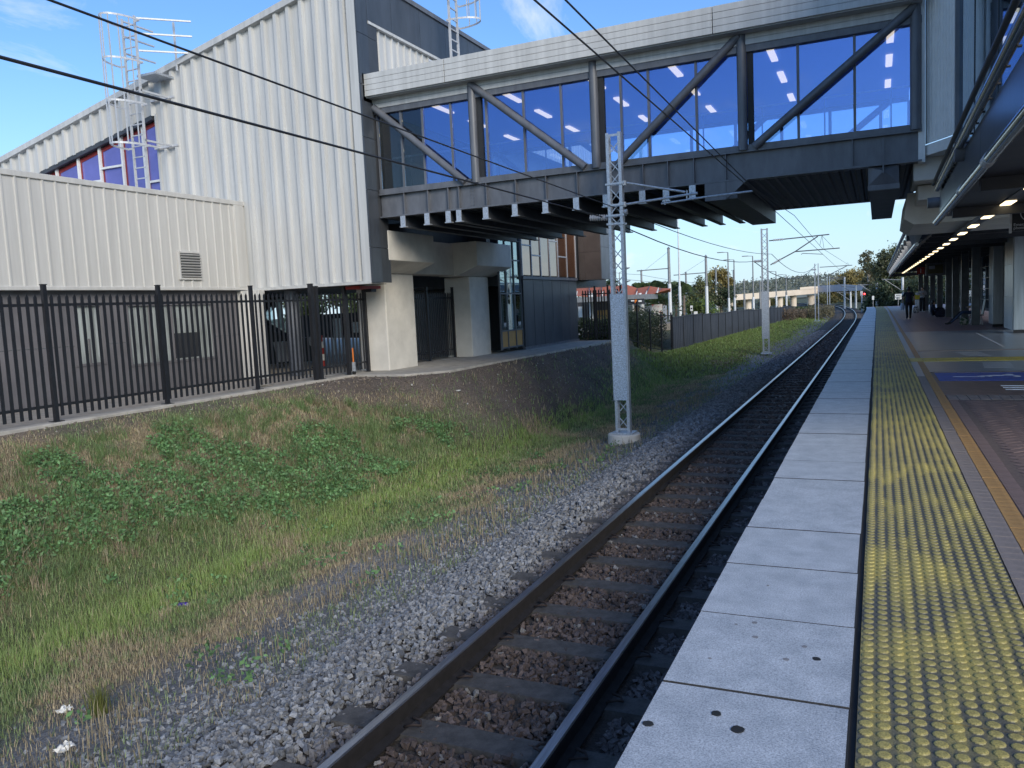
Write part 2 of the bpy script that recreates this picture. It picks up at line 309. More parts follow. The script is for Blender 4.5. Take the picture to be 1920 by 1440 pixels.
m = MB(); ribbon(m, .66, 14, -14, 13.0, -.05, -.008, 4); ribbon(m, .66, 14, 13.55, 17.1, -.05, -.008, 1); o = m.build('brick_paving', bt, plat)
m = MB(); ribbon(m, .66, 14, 17.3, 33.4, -.05, -.006, 4); m.build('sealed_paving', M['asphalt'], plat)
fb = mat('rose brick far paving', (.17, .115, .125), .42, var=.18, scale=3)
t = fb.node_tree; bk2 = t.nodes.new('ShaderNodeTexBrick'); bk2.inputs['Scale'].default_value = 1; bk2.inputs['Brick Width'].default_value = 1.2; bk2.inputs['Row Height'].default_value = .6; bk2.inputs['Mortar Size'].default_value = .03
bk2.inputs['Color1'].default_value = (.22, .15, .165, 1); bk2.inputs['Color2'].default_value = (.19, .13, .145, 1); bk2.inputs['Mortar'].default_value = (.10, .075, .08, 1)
t.links.new([q for q in t.nodes if q.type == 'TEX_COORD'][0].outputs['Object'], bk2.inputs[0]); t.links.new(bk2.outputs[0], t.nodes['Principled BSDF'].inputs['Base Color'])
m = MB(); ribbon(m, .66, 14, 33.42, PEND, -.05, -.007, 20); m.build('far_brick_paving', fb, plat)
m = MB(); ribbon(m, .66, 14, 13.0, 13.55, -.05, -.02, 1); ribbon(m, .66, 14, 17.1, 17.3, -.05, -.012, 1); m.build('joint_bed', M['joint'], plat)
for i in range(30):                                   # soldier course of grey pavers
    m = MB(); m.box(.925+i*.135, .925+i*.135+.127, 13.02, 13.53, -.04, -.004+random.uniform(-.002, .002)); m.build('paver', M['brick2'], plat, bevel=.004)
for i in range(10):
    m = MB(); m.box(.95+i*.40, .95+i*.40+.385, 17.12, 17.28, -.04, -.003); m.build('edge_paver', M['brick2'], plat, bevel=.003)
# coping slabs: dirt is darker towards their middles
cm = M['coping'].node_tree; 
SL = .816; P0 = 2.012*1.6
cslab = {}
def slabmesh(k):
    m = MB(); m.box(EDGE, -.108, .0065, SL-.0065, -.16, 0); m.m = [1, 0, 1, 1, 1, 1]; return m.mesh('coping_slab', [M['coping'], M['grime_shade']])  # side faces coloured dark for grime and for shadow in the joints
def cop_mat():
    mm = M['coping']; t = mm.node_tree; n = t.nodes; l = t.links; b = n['Principled BSDF']
    base = [q for q in n if q.type == 'VALTORGB'][0]; oi = n.new('ShaderNodeTexCoord')
    geo = n.new('ShaderNodeNewGeometry')
    za = n.new('ShaderNodeTexNoise'); za.inputs['Scale'].default_value = 5.5; za.inputs['Detail'].default_value = 14; za.inputs['Roughness'].default_value = .72; l.new(geo.outputs['Position'], za.inputs['Vector'])
    zb = n.new('ShaderNodeTexNoise'); zb.inputs['Scale'].default_value = 130; zb.inputs['Detail'].default_value = 6; zb.inputs['Roughness'].default_value = .8; l.new(geo.outputs['Position'], zb.inputs['Vector'])
    ra = n.new('ShaderNodeValToRGB'); ra.color_ramp.elements[0].position = .30; ra.color_ramp.elements[0].color = (.66, .68, .70, 1); ra.color_ramp.elements[1].position = .62; ra.color_ramp.elements[1].color = (1, 1, 1, 1); l.new(za.outputs[0], ra.inputs[0])
    rb = n.new('ShaderNodeValToRGB'); rb.color_ramp.elements[0].position = .36; rb.color_ramp.elements[0].color = (.42, .43, .46, 1); rb.color_ramp.elements[1].position = .58; rb.color_ramp.elements[1].color = (1.15, 1.15, 1.15, 1); l.new(zb.outputs[0], rb.inputs[0])
    # pits and grime speckles
    vo = n.new('ShaderNodeTexVoronoi'); vo.inputs['Scale'].default_value = 34; l.new(geo.outputs['Position'], vo.inputs['Vector'])
    rc = n.new('ShaderNodeValToRGB'); rc.color_ramp.elements[0].position = .05; rc.color_ramp.elements[0].color = (.5, .5, .52, 1); rc.color_ramp.elements[1].position = .10; rc.color_ramp.elements[1].color = (1, 1, 1, 1); l.new(vo.outputs['Distance'], rc.inputs[0])
    prev = base.outputs[0]
    for r_ in (ra, rb, rc):
        x = n.new('ShaderNodeMix'); x.data_type = 'RGBA'; x.blend_type = 'MULTIPLY'; x.inputs[0].default_value = 1; l.new(prev, x.inputs[6]); l.new(r_.outputs[0], x.inputs[7]); prev = x.outputs[2]
    l.new(prev, b.inputs['Base Color'])
cop_mat()
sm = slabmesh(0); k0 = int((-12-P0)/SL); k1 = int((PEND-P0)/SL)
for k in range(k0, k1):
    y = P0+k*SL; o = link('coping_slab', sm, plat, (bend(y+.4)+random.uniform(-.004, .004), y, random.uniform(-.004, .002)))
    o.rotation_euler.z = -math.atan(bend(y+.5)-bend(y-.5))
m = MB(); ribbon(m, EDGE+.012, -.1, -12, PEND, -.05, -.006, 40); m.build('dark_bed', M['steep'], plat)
m = MB(); ribbon(m, -.109, -.078, -12, PEND, -.05, -.014, 40); m.build('dark_joint', mat('black joint sealant', (.02, .02, .022), .8), plat)
# tactile tiles with studs
tym = bpy.data.materials.new('tactile yellow'); tym.use_nodes = True; t = tym.node_tree; n = t.nodes; l = t.links; b = n['Principled BSDF']; b.inputs['Roughness'].default_value = .55
geo = n.new('ShaderNodeNewGeometry'); spz = n.new('ShaderNodeSeparateXYZ'); l.new(geo.outputs['Position'], spz.inputs[0])
za = n.new('ShaderNodeTexNoise'); za.inputs['Scale'].default_value = 1.1; za.inputs['Detail'].default_value = 7; l.new(geo.outputs['Position'], za.inputs['Vector'])
sc3 = n.new('ShaderNodeMapping'); sc3.inputs['Scale'].default_value = (9, 1.2, 1); l.new(geo.outputs['Position'], sc3.inputs[0])
zb = n.new('ShaderNodeTexNoise'); zb.inputs['Scale'].default_value = 1.4; zb.inputs['Detail'].default_value = 5; l.new(sc3.outputs[0], zb.inputs['Vector'])
su = n.new('ShaderNodeMath'); su.operation = 'ADD'; l.new(za.outputs[0], su.inputs[0]); l.new(zb.outputs[0], su.inputs[1])
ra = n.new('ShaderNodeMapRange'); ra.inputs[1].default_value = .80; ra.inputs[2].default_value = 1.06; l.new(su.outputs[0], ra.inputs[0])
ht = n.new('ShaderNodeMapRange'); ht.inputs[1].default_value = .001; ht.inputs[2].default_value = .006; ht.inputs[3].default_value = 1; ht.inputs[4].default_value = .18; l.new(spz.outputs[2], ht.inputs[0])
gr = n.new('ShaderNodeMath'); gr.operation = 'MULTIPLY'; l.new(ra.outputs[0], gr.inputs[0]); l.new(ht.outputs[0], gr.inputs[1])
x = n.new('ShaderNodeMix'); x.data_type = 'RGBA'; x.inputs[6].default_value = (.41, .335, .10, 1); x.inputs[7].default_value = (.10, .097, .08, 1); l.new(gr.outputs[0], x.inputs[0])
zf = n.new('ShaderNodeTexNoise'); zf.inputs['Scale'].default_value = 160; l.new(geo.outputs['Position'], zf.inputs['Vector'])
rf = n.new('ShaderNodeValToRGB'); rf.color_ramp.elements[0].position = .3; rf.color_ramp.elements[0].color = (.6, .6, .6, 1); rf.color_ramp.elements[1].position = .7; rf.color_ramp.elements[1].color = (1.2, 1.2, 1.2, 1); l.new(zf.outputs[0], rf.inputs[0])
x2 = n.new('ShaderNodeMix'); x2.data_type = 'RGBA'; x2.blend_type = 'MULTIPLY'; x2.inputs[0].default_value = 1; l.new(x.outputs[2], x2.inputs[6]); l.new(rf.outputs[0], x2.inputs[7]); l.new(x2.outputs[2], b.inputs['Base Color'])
def tactile(seg):
    m = MB(); m.box(-.076, .652, .005, SL-.005, -.05, 0); px, py = .728/12, SL/12
    for i in range(12):
        for j in range(12):
            cx, cy = -.076+px*(i+.5), py*(j+.5); vs = []
            for r_, h in ((.0255, 0), (.0235, .0045), (.0175, .0068)): vs += [(cx+r_*math.cos(2*math.pi*q/seg), cy+r_*math.sin(2*math.pi*q/seg), h) for q in range(seg)]
            fs = [(a*seg+q, a*seg+(q+1) % seg, (a+1)*seg+(q+1) % seg, (a+1)*seg+q) for a in range(2) for q in range(seg)]+[tuple(range(2*seg, 3*seg))]
            m.add(vs, fs)
    return m.mesh('tactile_tile', tym)
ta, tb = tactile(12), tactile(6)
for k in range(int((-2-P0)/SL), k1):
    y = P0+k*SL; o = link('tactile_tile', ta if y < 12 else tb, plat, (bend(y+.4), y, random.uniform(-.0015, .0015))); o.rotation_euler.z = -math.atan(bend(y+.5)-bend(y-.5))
# paver column, orange line, herringbone bricks near the camera
m = MB(); ribbon(m, .652, .935, -14, 33.4, -.05, -.014, 10); m.build('joint_bed', M['joint'], plat)
bmesh_g = MB(); bmesh_g.box(.66, .785, .003, .117, -.04, 0); bg_ = bmesh_g.mesh('brick', M['brick2'])
bmesh_o = MB(); bmesh_o.box(.791, .905, .003, .117, -.04, 0); bo_ = bmesh_o.mesh('brick', M['orange'])
for i in range(110):
    y = 3.2+i*.12
    for me_ in (bg_, bo_): link('brick', me_, plat, (0, y, random.uniform(-.003, .001)))
m = MB(); m.box(.66, .785, 16.42, 33.4, -.04, -.003); m.build('margin_strip', M['asphalt'], plat)
m = MB(); m.box(.79, .905, 16.42, 33.4, -.04, -.002); ribbon(m, .79, .90, 33.4, PEND, -.04, -.002, 14); m.build('painted_line', M['orange'], plat)
hb = MB(); hb.box(-.114, .114, -.055, .055, -.04, .0); hbm = hb.mesh('brick', M['brick']); cnt = 0
S2 = .1175; c45 = math.sqrt(.5); herr = []
for i in range(-10, 130):
    for j in range(-10, 130):
        r4 = (i-j) % 4
        if r4 == 0: herr.append(((i+1)*S2, (j+.5)*S2, 0))
        elif r4 == 3: herr.append(((i+.5)*S2, (j+0)*S2+S2, 1)) if (i-j-3) % 4 == 0 else None
m = MB(); m.box(.935, 2.4, 3, 12.98, -.03, -.0075); m.build('joint_bed', M['joint'], plat)
hs_ = MB(); hs_.box(.915, 1.022, .003, .223, -.04, 0); hsm = hs_.mesh('brick', M['brick'])
for i in range(42): link('brick', hsm, plat, (0, 3.4+i*.226, random.uniform(-.003, .001)))
for hx, hy, ori in herr:
    X = .5+(hx-hy)*c45+3; Y = (hx+hy)*c45+1.2
    if 1.10 < X < min(.95+Y*.125, 2.25) and 4.6 < Y < 12.8:
        o = link('brick', hbm, plat, (X, Y, random.uniform(-.004, .0005))); o.rotation_euler.z = R(45+90*ori); cnt += 1
# markings
m = MB(); m.box(.97, 2.75, 15.62, 17.02, -.02, .0005); m.build('blue_panel', M['bluep'], plat)
def wheel(cx, cy, s):
    m = MB(); z0, z1 = .001, .004
    for q in range(22):                      # wheel arc
        a0, a1 = R(-40+q*11), R(-40+(q+1)*11)
        P = lambda a, r_: (cx+.42*s+math.cos(a)*r_*1.5*s, cy+math.sin(a)*r_*s)
        m.prism([P(a0, .26), P(a1, .26), P(a1, .34), P(a0, .34)], 'z', z0, z1)
    for p, q, wd in (((cx-.75*s, cy-.05*s), (cx-.15*s, cy-.05*s), .09), ((cx-.15*s, cy-.05*s), (cx+.05*s, cy+.18*s), .10), ((cx+.05*s, cy+.18*s), (cx+.5*s, cy+.20*s), .10), ((cx+.5*s, cy+.2*s), (cx+.62*s, cy+.5*s), .10), ((cx+.2*s, cy-.05*s), (cx+.1*s, cy+.16*s), .09)):
        m.bar((*p, .0025), (*q, .0025), wd*s, .003)
    m.tube([(cx+.72*s, cy+.52*s, .001), (cx+.72*s, cy+.52*s, .004)], .1*s, 12)
    return m.build('wheelchair_symbol', M['wpaint'], plat)
wheel(1.68, 16.28, .62)
m = MB(); m.box(.93, 14, 22.95, 23.1, -.02, .0005); m.build('paver_line', M['brick2'], plat)
m = MB(); m.box(.66, .93, 19.75, 20.65, -.02, .003); m.box(.94, 1.2, 19.75, 20.65, -.02, .004); m.build('yellow_tile', M['ypaint'], plat)
for i in range(14):
    m = MB(); m.box(1.21+i*.47, 1.21+i*.47+.455, 19.75, 20.65, -.02, .004); m.build('yellow_tile', M['ypaint'], plat, bevel=.003)
for i in range(5):
    for (X, Y) in ((1.9+i*.02, 18.1+i*.28), (1.85-i*.03, 21.2+i*.3)):
        m = MB(); m.box(X, X+.5, Y, Y+.05, -.02, -.0048); m.build('white_stripe', M['wpaint'], plat)
for i in range(3): m = MB(); m.box(1.78, 2.3, 14.25+i*.26, 14.31+i*.26, -.02, .0008); m.build('white_stripe', M['wpaint'], plat)
m = MB(); m.bar((2.95, 24.2, 0), (3.05, 31.5, 0), .05, .003); m.build('white_stripe', M['wpaint'], plat)
# old chewing-gum spots on the coping
spots = [(1215, 1357, .017), (1383, 1368, .021), (1343, 1338, .016), (1531, 1236, .016), (1508, 1213, .011), (1474, 1237, .012), (1416, 1195, .013), (1415, 1168, .012), (1380, 1171, .007), (1440, 1098, .006), (1331, 1235, .007)]
for px, py, r_ in spots:
    d = ((px-960)*rt-(py-720)*up+FPX*fw); p = Vector((0, 0, EYE))-d*(EYE/d.z); m = MB(); vs = []
    n_ = 14; vs = [(p.x+r_*1.2*math.cos(2*math.pi*q/n_)*random.uniform(.85, 1.1), p.y+r_*1.2*math.sin(2*math.pi*q/n_)*random.uniform(.85, 1.1)) for q in range(n_)]
    m.prism(vs, 'z', -.005, .0025); m.build('gum_spot', M['rubber'] if r_ > .0155 else mat('faded gum', (.2, .2, .21), .8), plat)

# ---------------------------------------------------------------- railway track and ballast
TC, RZ = -2.315, -.95
m = MB(); YY = np.concatenate([np.arange(-3, 60, 4), np.arange(60, 330, 5)]); prof = [(-4.75, -1.5), (-4.35, -1.36), (-3.75, -1.16), (-2.3, -1.15), (-.6, -1.2), (-.6, -1.6), (-4.75, -1.7)]
vs = []; fs = []
for y in YY: vs += [(X+bend(y)+(8 if (X > -1 and y > 90) else 0)*0, y, Z) for X, Z in prof]
n_ = len(prof)
for i in range(len(YY)-1): fs += [(i*n_+j, i*n_+(j+1) % n_, (i+1)*n_+(j+1) % n_, (i+1)*n_+j) for j in range(n_)]
m.add(vs, fs); bal = m.build('ballast_bed', mat('fine dark ballast', (.055, .048, .044), .95, var=.5, scale=38, bump=1, bscale=45, thr=(.3, .7))); tag(bal, kind='structure')
def rocks(n, lo, hi, seed):
    g = np.random.default_rng(seed)
    T = np.array([(-1, -1, -1), (1, -1, -1), (1, 1, -1), (-1, 1, -1), (-1, -1, 1), (1, -1, 1), (1, 1, 1), (-1, 1, 1)])*.72
    Fi = np.array([(0, 2, 1), (0, 3, 2), (4, 5, 6), (4, 6, 7), (0, 1, 5), (0, 5, 4), (1, 2, 6), (1, 6, 5), (2, 3, 7), (2, 7, 6), (3, 0, 4), (3, 4, 7)])
    tv = []
    for i in range(14): tv.append(T*g.uniform(.45, 1.3, (8, 3))*g.uniform([.85, .7, .45], [1.4, 1.1, .9]))
    tv = np.array(tv)[g.integers(0, 14, n)]; a, b_, c_ = g.uniform(0, 6.28, n), g.normal(0, .8, n), g.normal(0, .8, n)
    ca, sa, cb, sb, cc, s_ = np.cos(a), np.sin(a), np.cos(b_), np.sin(b_), np.cos(c_), np.sin(c_)
    x, y, z = tv[..., 0], tv[..., 1], tv[..., 2]
    y, z = y*cb[:, None]-z*sb[:, None], y*sb[:, None]+z*cb[:, None]; x, z = x*cc[:, None]+z*s_[:, None], -x*s_[:, None]+z*cc[:, None]; x, y = x*ca[:, None]-y*sa[:, None], x*sa[:, None]+y*ca[:, None]
    s = g.uniform(lo, hi, n)[:, None]
    return np.stack([x*s, y*s, z*s], -1), Fi
SLP, SL0 = .733, 4.29
def ballast():
    V, Fs, Cs = [], [], []; off = 0
    def put(x, y, z, lo, hi, colf, seed):
        nonlocal off
        n = len(x)
        if n == 0: return
        rv, fi = rocks(n, lo, hi, seed); rv = rv+np.stack([x, y, z], -1)[:, None, :]
        V.append(rv.reshape(-1, 3)); Fs.append((fi[None]+8*np.arange(n)[:, None, None]+off).reshape(-1, 3)); Cs.append(np.repeat(colf, 8, 0)); off += 8*n
    g = np.random.default_rng(5)
    for (y0, y1, dens, lo, hi) in ((2.6, 9, 1.0, .019, .034), (9, 16, .62, .024, .040), (16, 30, .30, .034, .055), (30, 62, .13, .05, .08)):
        for (x0, x1, zone) in ((-4.35, -3.02, 'sh'), (-2.79, -1.86, 'mid'), (-1.62, -.8, 'rt')):
            n = int((x1-x0)*(y1-y0)*dens*760); x = g.uniform(x0, x1, n); y = g.uniform(y0, y1, n)
            ph = np.abs(((y-SL0+SLP/2) % SLP)-SLP/2); sl = (ph < .125) & (x > -3.45) & (x < -1.15)
            keep = ~sl | (g.uniform(0, 1, n) < (.12 if zone == 'mid' else .45)); x, y = x[keep], y[keep]; n = len(x)
            if zone == 'sh':
                z = np.interp(x, [-4.75, -4.35, -3.75, -2.9], [-1.48, -1.34, -1.14, -1.125]); grey = sst(-2.95, -3.5, x)[:, None]*.8+.1
            elif zone == 'mid': z = np.full(n, -1.135); grey = np.full((n, 1), .0)
            else: z = np.full(n, -1.17); grey = np.full((n, 1), .25)
            z = z+g.uniform(-.012, .016, n); v = g.uniform(.55, 1.45, (n, 1))
            cl = (np.array([.095, .072, .064])*(1-grey)+np.array([.20, .21, .225])*grey)*v; od = g.uniform(0, 1, (n, 1)) < .04
            cl = np.where(od, np.array([.22, .21, .2]), cl)
            put(x+np.vectorize(bend)(y), y, z, lo, hi, cl, int(g.integers(1e6)))
    # stones spilled down into the weeds
    n = 9000; x = -4.2-np.abs(g.normal(0, .75, n)); y = 2.6+g.uniform(0, 1, n)**1.7*26; k = (g.uniform(0, 1, n) < gravw(x, y)*.9+.05) & (x > -7.2); x, y = x[k], y[k]; n = len(x)
    put(x, y, np.where(x > -4.5, np.interp(x, [-4.6, -4.2], [-1.44, -1.3]), gz(x, y))+.004, .012, .032, np.array([.21, .22, .235])*g.uniform(.5, 1.3, (n, 1)), 77)
    return np.concatenate(V), np.concatenate(Fs), np.concatenate(Cs)
v_, f_, c_ = ballast()
o = link('ballast', npmesh('ballast', v_, f_, M['rock'], c_)); tag(o, 'loose crushed stone ballast heaped around and between the rails', 'ballast', kind='stuff')

trk = thing('railway_track', 'single curving railway track with two steel rails on concrete sleepers', 'track', (TC, 4, -1.3))
RY = np.concatenate([np.arange(-3, 64, 6), np.arange(64, 330, 4)])
for s in (-1, 1):
    X = TC+s*.57; m = MB(); prof = [(-.07, -.165), (.07, -.165), (.07, -.152), (.012, -.135), (.012, -.05), (.036, -.036), (.036, -.008), (.028, 0), (-.028, 0), (-.036, -.008), (-.036, -.036), (-.012, -.05), (-.012, -.135), (-.07, -.152)]
    n_ = len(prof); vs = [(X+p+bend(y), y, RZ+q) for y in RY for p, q in prof]; fs = []; ms = []
    for i in range(len(RY)-1):
        for j in range(n_): fs.append((i*n_+j, i*n_+(j+1) % n_, (i+1)*n_+(j+1) % n_, (i+1)*n_+j)); ms.append(1 if j in (6, 7, 8) else 0)
    m.add(vs, fs); m.m = ms; m.build('rail', [M['rail'], M['railtop']], trk)
m = MB(); poly = [(-.11, 0), (-.125, -.14), (.125, -.14), (.11, 0)]
m.prism([(a, b_) for a, b_ in poly], 'x', -1.05, 1.05); slm = m.mesh('sleeper', M['sleeper'])
clm = []
for sx in (-1, 1):
    for t_ in (-1, 1):
        m = MB(); bx = sx*.57+t_*.115; m.tube([(bx-.05*t_, -.05, .02), (bx+.02*t_, -.05, .045), (bx+.055*t_, -.02, .03), (bx+.03*t_, .02, .04), (bx-.03*t_, .03, .045), (bx-.02*t_, .06, .03)], .0095, 6); clm.append(m.mesh('rail_clip', M['clip'], True))
for i in range(-9, 150):
    y = SL0+i*SLP; s_ = link('sleeper', slm, trk, (TC+bend(y), y, -1.105)); 
    if y < 26:
        for cm_ in clm: c = bpy.data.objects.new('rail_clip', cm_); COL.objects.link(c); c.parent = s_

# ---------------------------------------------------------------- overhead line masts
def mast(name, label, X, Y, zb, H, plate=True, foot=True, lat=True, arms=(), side=1, group=None):
    t = thing(name, label, 'mast', (X, Y, zb), group); sx = .155
    if foot:
        m = MB(); m.tube([(X, Y, zb-.5), (X, Y, zb-.02), (X, Y, zb)], [.36, .36, .34], 24); m.build('concrete_footing', M['conc'], t, smooth=True)
    m = MB(); m.box(X-.25, X+.25, Y-.22, Y+.22, zb+.002, zb+.03); m.build('base_plate', M['galv'], t)
    for q in (-1, 1):
        m = MB(); x0 = X+q*sx; m.box(x0-.012, x0+.012, Y-.075, Y+.075, zb+.03, zb+H)
        for e in (-1, 1): m.box(min(x0, x0-q*.055), max(x0, x0-q*.055), Y+e*.075-.005, Y+e*.075+.005, zb+.03, zb+H)
        m.build('channel', M['galv'], t)
    if lat:
        z = zb+.12; k = 0
        while z < zb+H-.3:
            for e in (-1, 1):
                q = 1 if (k+(e > 0)) % 2 else -1
                m = MB(); m.bar((X-q*.13, Y+e*.06, z), (X+q*.13, Y+e*.06, z+.30), .02, .008, (0, 1, 0)); m.build('lattice_bar', M['galv'], t)
            z += .30; k += 1
            if k % 5 == 4: z += .06
        for zz in (zb+.1, zb+H-.06):
            m = MB(); m.box(X-.15, X+.15, Y-.085, Y-.077, zz-.025, zz+.025); m.build('tie_plate', M['galv'], t)
    if plate:
        m = MB(); m.box(X-.18, X+.135, Y-.10, Y-.088, zb+.75, zb+3.1); m.box(X-.18, X+.135, Y+.088, Y+.10, zb+.75, zb+3.1); m.box(X-.185, X-.175, Y-.1, Y+.1, zb+.75, zb+3.1)
        m.build('anti_climb_plate', M['galvp'], t)
    return t
MX, MY, MZ, MH = -5.17, 17.23, -1.31, 6.55
t = mast('overhead_line_mast', 'galvanised lattice mast with speckled shield plate on round concrete footing', MX, MY, MZ, MH)
def pipe(name, pts, r_, m_, par, n=8): m = MB(); m.tube(pts, r_, n); return m.build(name, m_, par, smooth=True)
def insul(p, q, r_, par, nd=9):
    p, q = Vector(p), Vector(q); d = q-p; pts = []; rs = []
    for i in range(nd):
        a = p+d*(i/nd)
        pts += [a, a+d*(.35/nd), a+d*(.55/nd), a+d*(.9/nd)]; rs += [r_*.45, r_, r_*.9, r_*.45]
    m = MB(); m.tube(pts, rs, 12); return m.build('insulator', M['ins'], par, smooth=True)
zA, zB = 3.93, 3.33
aR = at(1285, 360, MY); aS = at(1175, 343, MY); bS = at(1175, 383, MY); bE = at(1308, 362, MY); cS = at(1240, 382, MY); cE = at(1412, 358, MY)
ca = pipe('cantilever_tube', [aS, aR], .024, M['galv'], t); pipe('cantilever_tube', [bS, bE], .027, M['galv'], t); pipe('registration_arm', [cS, at(1318, 370, MY), cE], .02, M['galv'], t)
for px, y0, y1 in ((1247, 366, 384), (1288, 357, 375)): pipe('drop_bracket', [at(px, y0, MY), at(px, y1, MY)], .016, M['galv'], t)
for s_, z in ((aS, 0), (bS, 0)):
    m = MB(); m.tube([s_+Vector((-.06, 0, -.05)), s_+Vector((-.06, 0, .05))], .055, 10); m.box(MX+.16, s_.x-.04, MY-.05, MY+.05, s_.z-.03, s_.z+.03); m.build('pivot_clamp', M['galv'], t)
for z in (aS.z, bS.z, bS.z-.22, bS.z-.4):
    m = MB(); m.box(MX-.2, MX+.2, MY-.1, MY-.085, z-.02, z+.02); m.box(MX-.2, MX+.2, MY+.085, MY+.1, z-.02, z+.02); m.build('band', M['galv'], t)
ip, iq = at(1106, 409, MY), at(1140, 408, MY); insul(ip, iq, .075, t, 8); pipe('arm', [iq, iq+Vector((.2, 0, 0))], .02, M['galv'], t)
cl = at(1172, 397, MY); m = MB(); m.tube([cl+Vector((-.12, 0, 0)), cl+Vector((.05, 0, 0))], [.03, .06], 10); m.build('wire_clamp', M['galv'], t)
# farther masts of the same kind
def far_mast(Yc, pxc, pyb, pyt, label, two=False):
    pb = at(pxc, pyb, Yc); pt = at(pxc, pyt, Yc); H = pt.z-pb.z
    return mast('overhead_line_mast', label, pb.x, Yc, pb.z, H, plate=not two, foot=False, lat=not two, group=None), pb, H
YM2 = 42.0
t2, pb, H2 = far_mast(YM2, 1437, 663, 428, 'galvanised lattice mast standing in the sunlit grass beside the slate fence')
q = lambda x, y, Y=YM2: at(1380+x/7.2, 400+y/7.2, Y)
pipe('cantilever_tube', [q(445, 370), q(1260, 284)], .028, M['grey'], t2); insul(q(500, 362), q(640, 350), .06, t2, 6)
pipe('cantilever_tube', [q(465, 695), q(800, 515), q(1105, 310)], .028, M['grey'], t2); insul(q(500, 680), q(610, 615), .06, t2, 6)
pipe('cantilever_tube', [q(800, 517), q(1400, 468)], .026, M['grey'], t2); pipe('registration_arm', [q(880, 555), q(900, 540), q(1170, 552)], .015, M['grey'], t2)
for a, b_ in (((1160, 300), (1130, 440)), ((1160, 300), (1190, 490)), ((1160, 300), (1315, 465))): pipe('stay_wire', [q(*a), q(*b_)], .008, M['cable'], t2, 5)
insul(q(240, 648), q(356, 642), .08, t2, 6)
YM3 = 74.0
t3, pb3, H3 = far_mast(YM3, 1532, 602, 494, 'slender twin channel mast in dry grass beyond the lattice masts', True)
q3 = lambda x, y, Y=YM3: at(1380+x/7.2, 400+y/7.2, Y)
pipe('cantilever_tube', [q3(1130, 728), q3(1570, 700)], .03, M['grey'], t3); pipe('cantilever_tube', [q3(1135, 890), q3(1500, 708)], .03, M['grey'], t3); insul(q3(1020, 762), q3(1085, 758), .08, t3, 5)
YM4 = 104.0
t4, pb4, H4 = far_mast(YM4, 1554, 590, 518, 'small far twin channel mast by the curve of the track', True)
pipe('cantilever_tube', [at(1556, 522, YM4), at(1586, 519, YM4)], .035, M['grey'], t4)
# wires
def wire(name, label, pts, r_, cat='wire', sag=0):
    P = []
    for a, b_ in zip(pts[:-1], pts[1:]):
        a, b_ = Vector(a), Vector(b_); n_ = 10
        for i in range(n_): k = i/n_; P.append(a.lerp(b_, k)-Vector((0, 0, sag*4*k*(1-k))))
    P.append(Vector(pts[-1])); m = MB(); m.tube(P, r_, 6); o = m.build(name, M['cable'], smooth=False); return tag(o, label, cat)
cw2 = q(1180, 560); ct2 = q(1160, 470); cw3 = q3(1380, 745); ct3 = q3(1535, 705)
wire('contact_wire', 'lower taut contact wire over the track ending at the registration arm', [(-2.28, -8, 3.98), (-2.29, 17.23, 3.72), cw2, cw3, (-3.2, 104, 4.2), (-6.5, 165, 4.3)], .0085)
wire('catenary_wire', 'upper catenary wire close above the contact wire over the track', [(-2.22, -8, 4.22), (-2.22, 6.2, 3.98), (-2.27, 15.5, 3.80), (-2.29, 17.23, 3.78), (-2.27, 26, 3.95), ct2, ct3, (-3.2, 104, 5), (-6.5, 165, 5.2)], .0085)
mA = at(1138, 406, MY); fz2 = q(356, 642); f3 = q3(1020, 762); mB = at(1160, 392, MY); g2 = q(480, 550); g3 = q3(1085, 690)
mA.x -= .1
wire('feeder_wire', 'thick lower feeder cable running to the grey ribbed insulator on the mast', [at(0, 107, 3.55)+(at(0, 107, 3.55)-mA)*.6, at(0, 107, 3.55), mA], .0125, sag=0)
wire('feeder_wire', 'feeder cable sagging under the footbridge between the two lattice masts', [mA, q(240, 648)], .014, sag=.35)
wire('feeder_wire', 'feeder cable sagging from the sunlit grass mast to the twin channel mast', [q(240, 648), f3], .02, sag=.8)
pS = at(93, 0, 4.0)
wire('earth_wire', 'thinner upper cable slanting past the corner of the cream gable wall', [pS+(pS-mB)*.6, pS, mB], .0095)
wire('earth_wire', 'thin cable passing under the footbridge towards the clamp on the far mast', [mB, g2], .010, sag=.25)
wire('earth_wire', 'thin cable from the far lattice mast on to the twin channel mast', [g2, g3], .014, sag=.8)

# ---------------------------------------------------------------- footbridge
YB, YF, XL, XR = 18.0, 25.2, -11.74, .80
br = thing('footbridge', 'glazed grey steel footbridge with cream fascia spanning above the track', 'footbridge', (-5.5, 21, 4.0))
for Y0, s_ in ((YB, 1), (YF, -1)):
    m = MB(); m.box(XL, XR, Y0+s_*.12-.012, Y0+s_*.12+.012, 4.10, 4.64); m.box(XL, XR, min(Y0, Y0+s_*.26), max(Y0, Y0+s_*.26), 4.64, 4.675); m.box(XL, XR, min(Y0, Y0+s_*.26), max(Y0, Y0+s_*.26), 4.065, 4.10)
    gg = m.build('girder', M['grey'], br)
    if s_ == 1: gnear = gg
    m = MB(); m.box(XL, XR, min(Y0+s_*.03, Y0+s_*.2), max(Y0+s_*.03, Y0+s_*.2), 4.678, 4.79); m.build('sill_beam', M['grey'], br, bevel=.006)
for X in (-11.0, -10.3, -9.72, -9.42, -8.66, -7.88, -7.1, -6.32, -5.6, -4.76, -4.2, -3.63, -2.95, -.55+.1):
    m = MB(); m.box(X-.009, X+.009, YB+.003, YB+.108, 4.1, 4.64); m.build('stiffener', M['grey'], gnear)
m = MB()
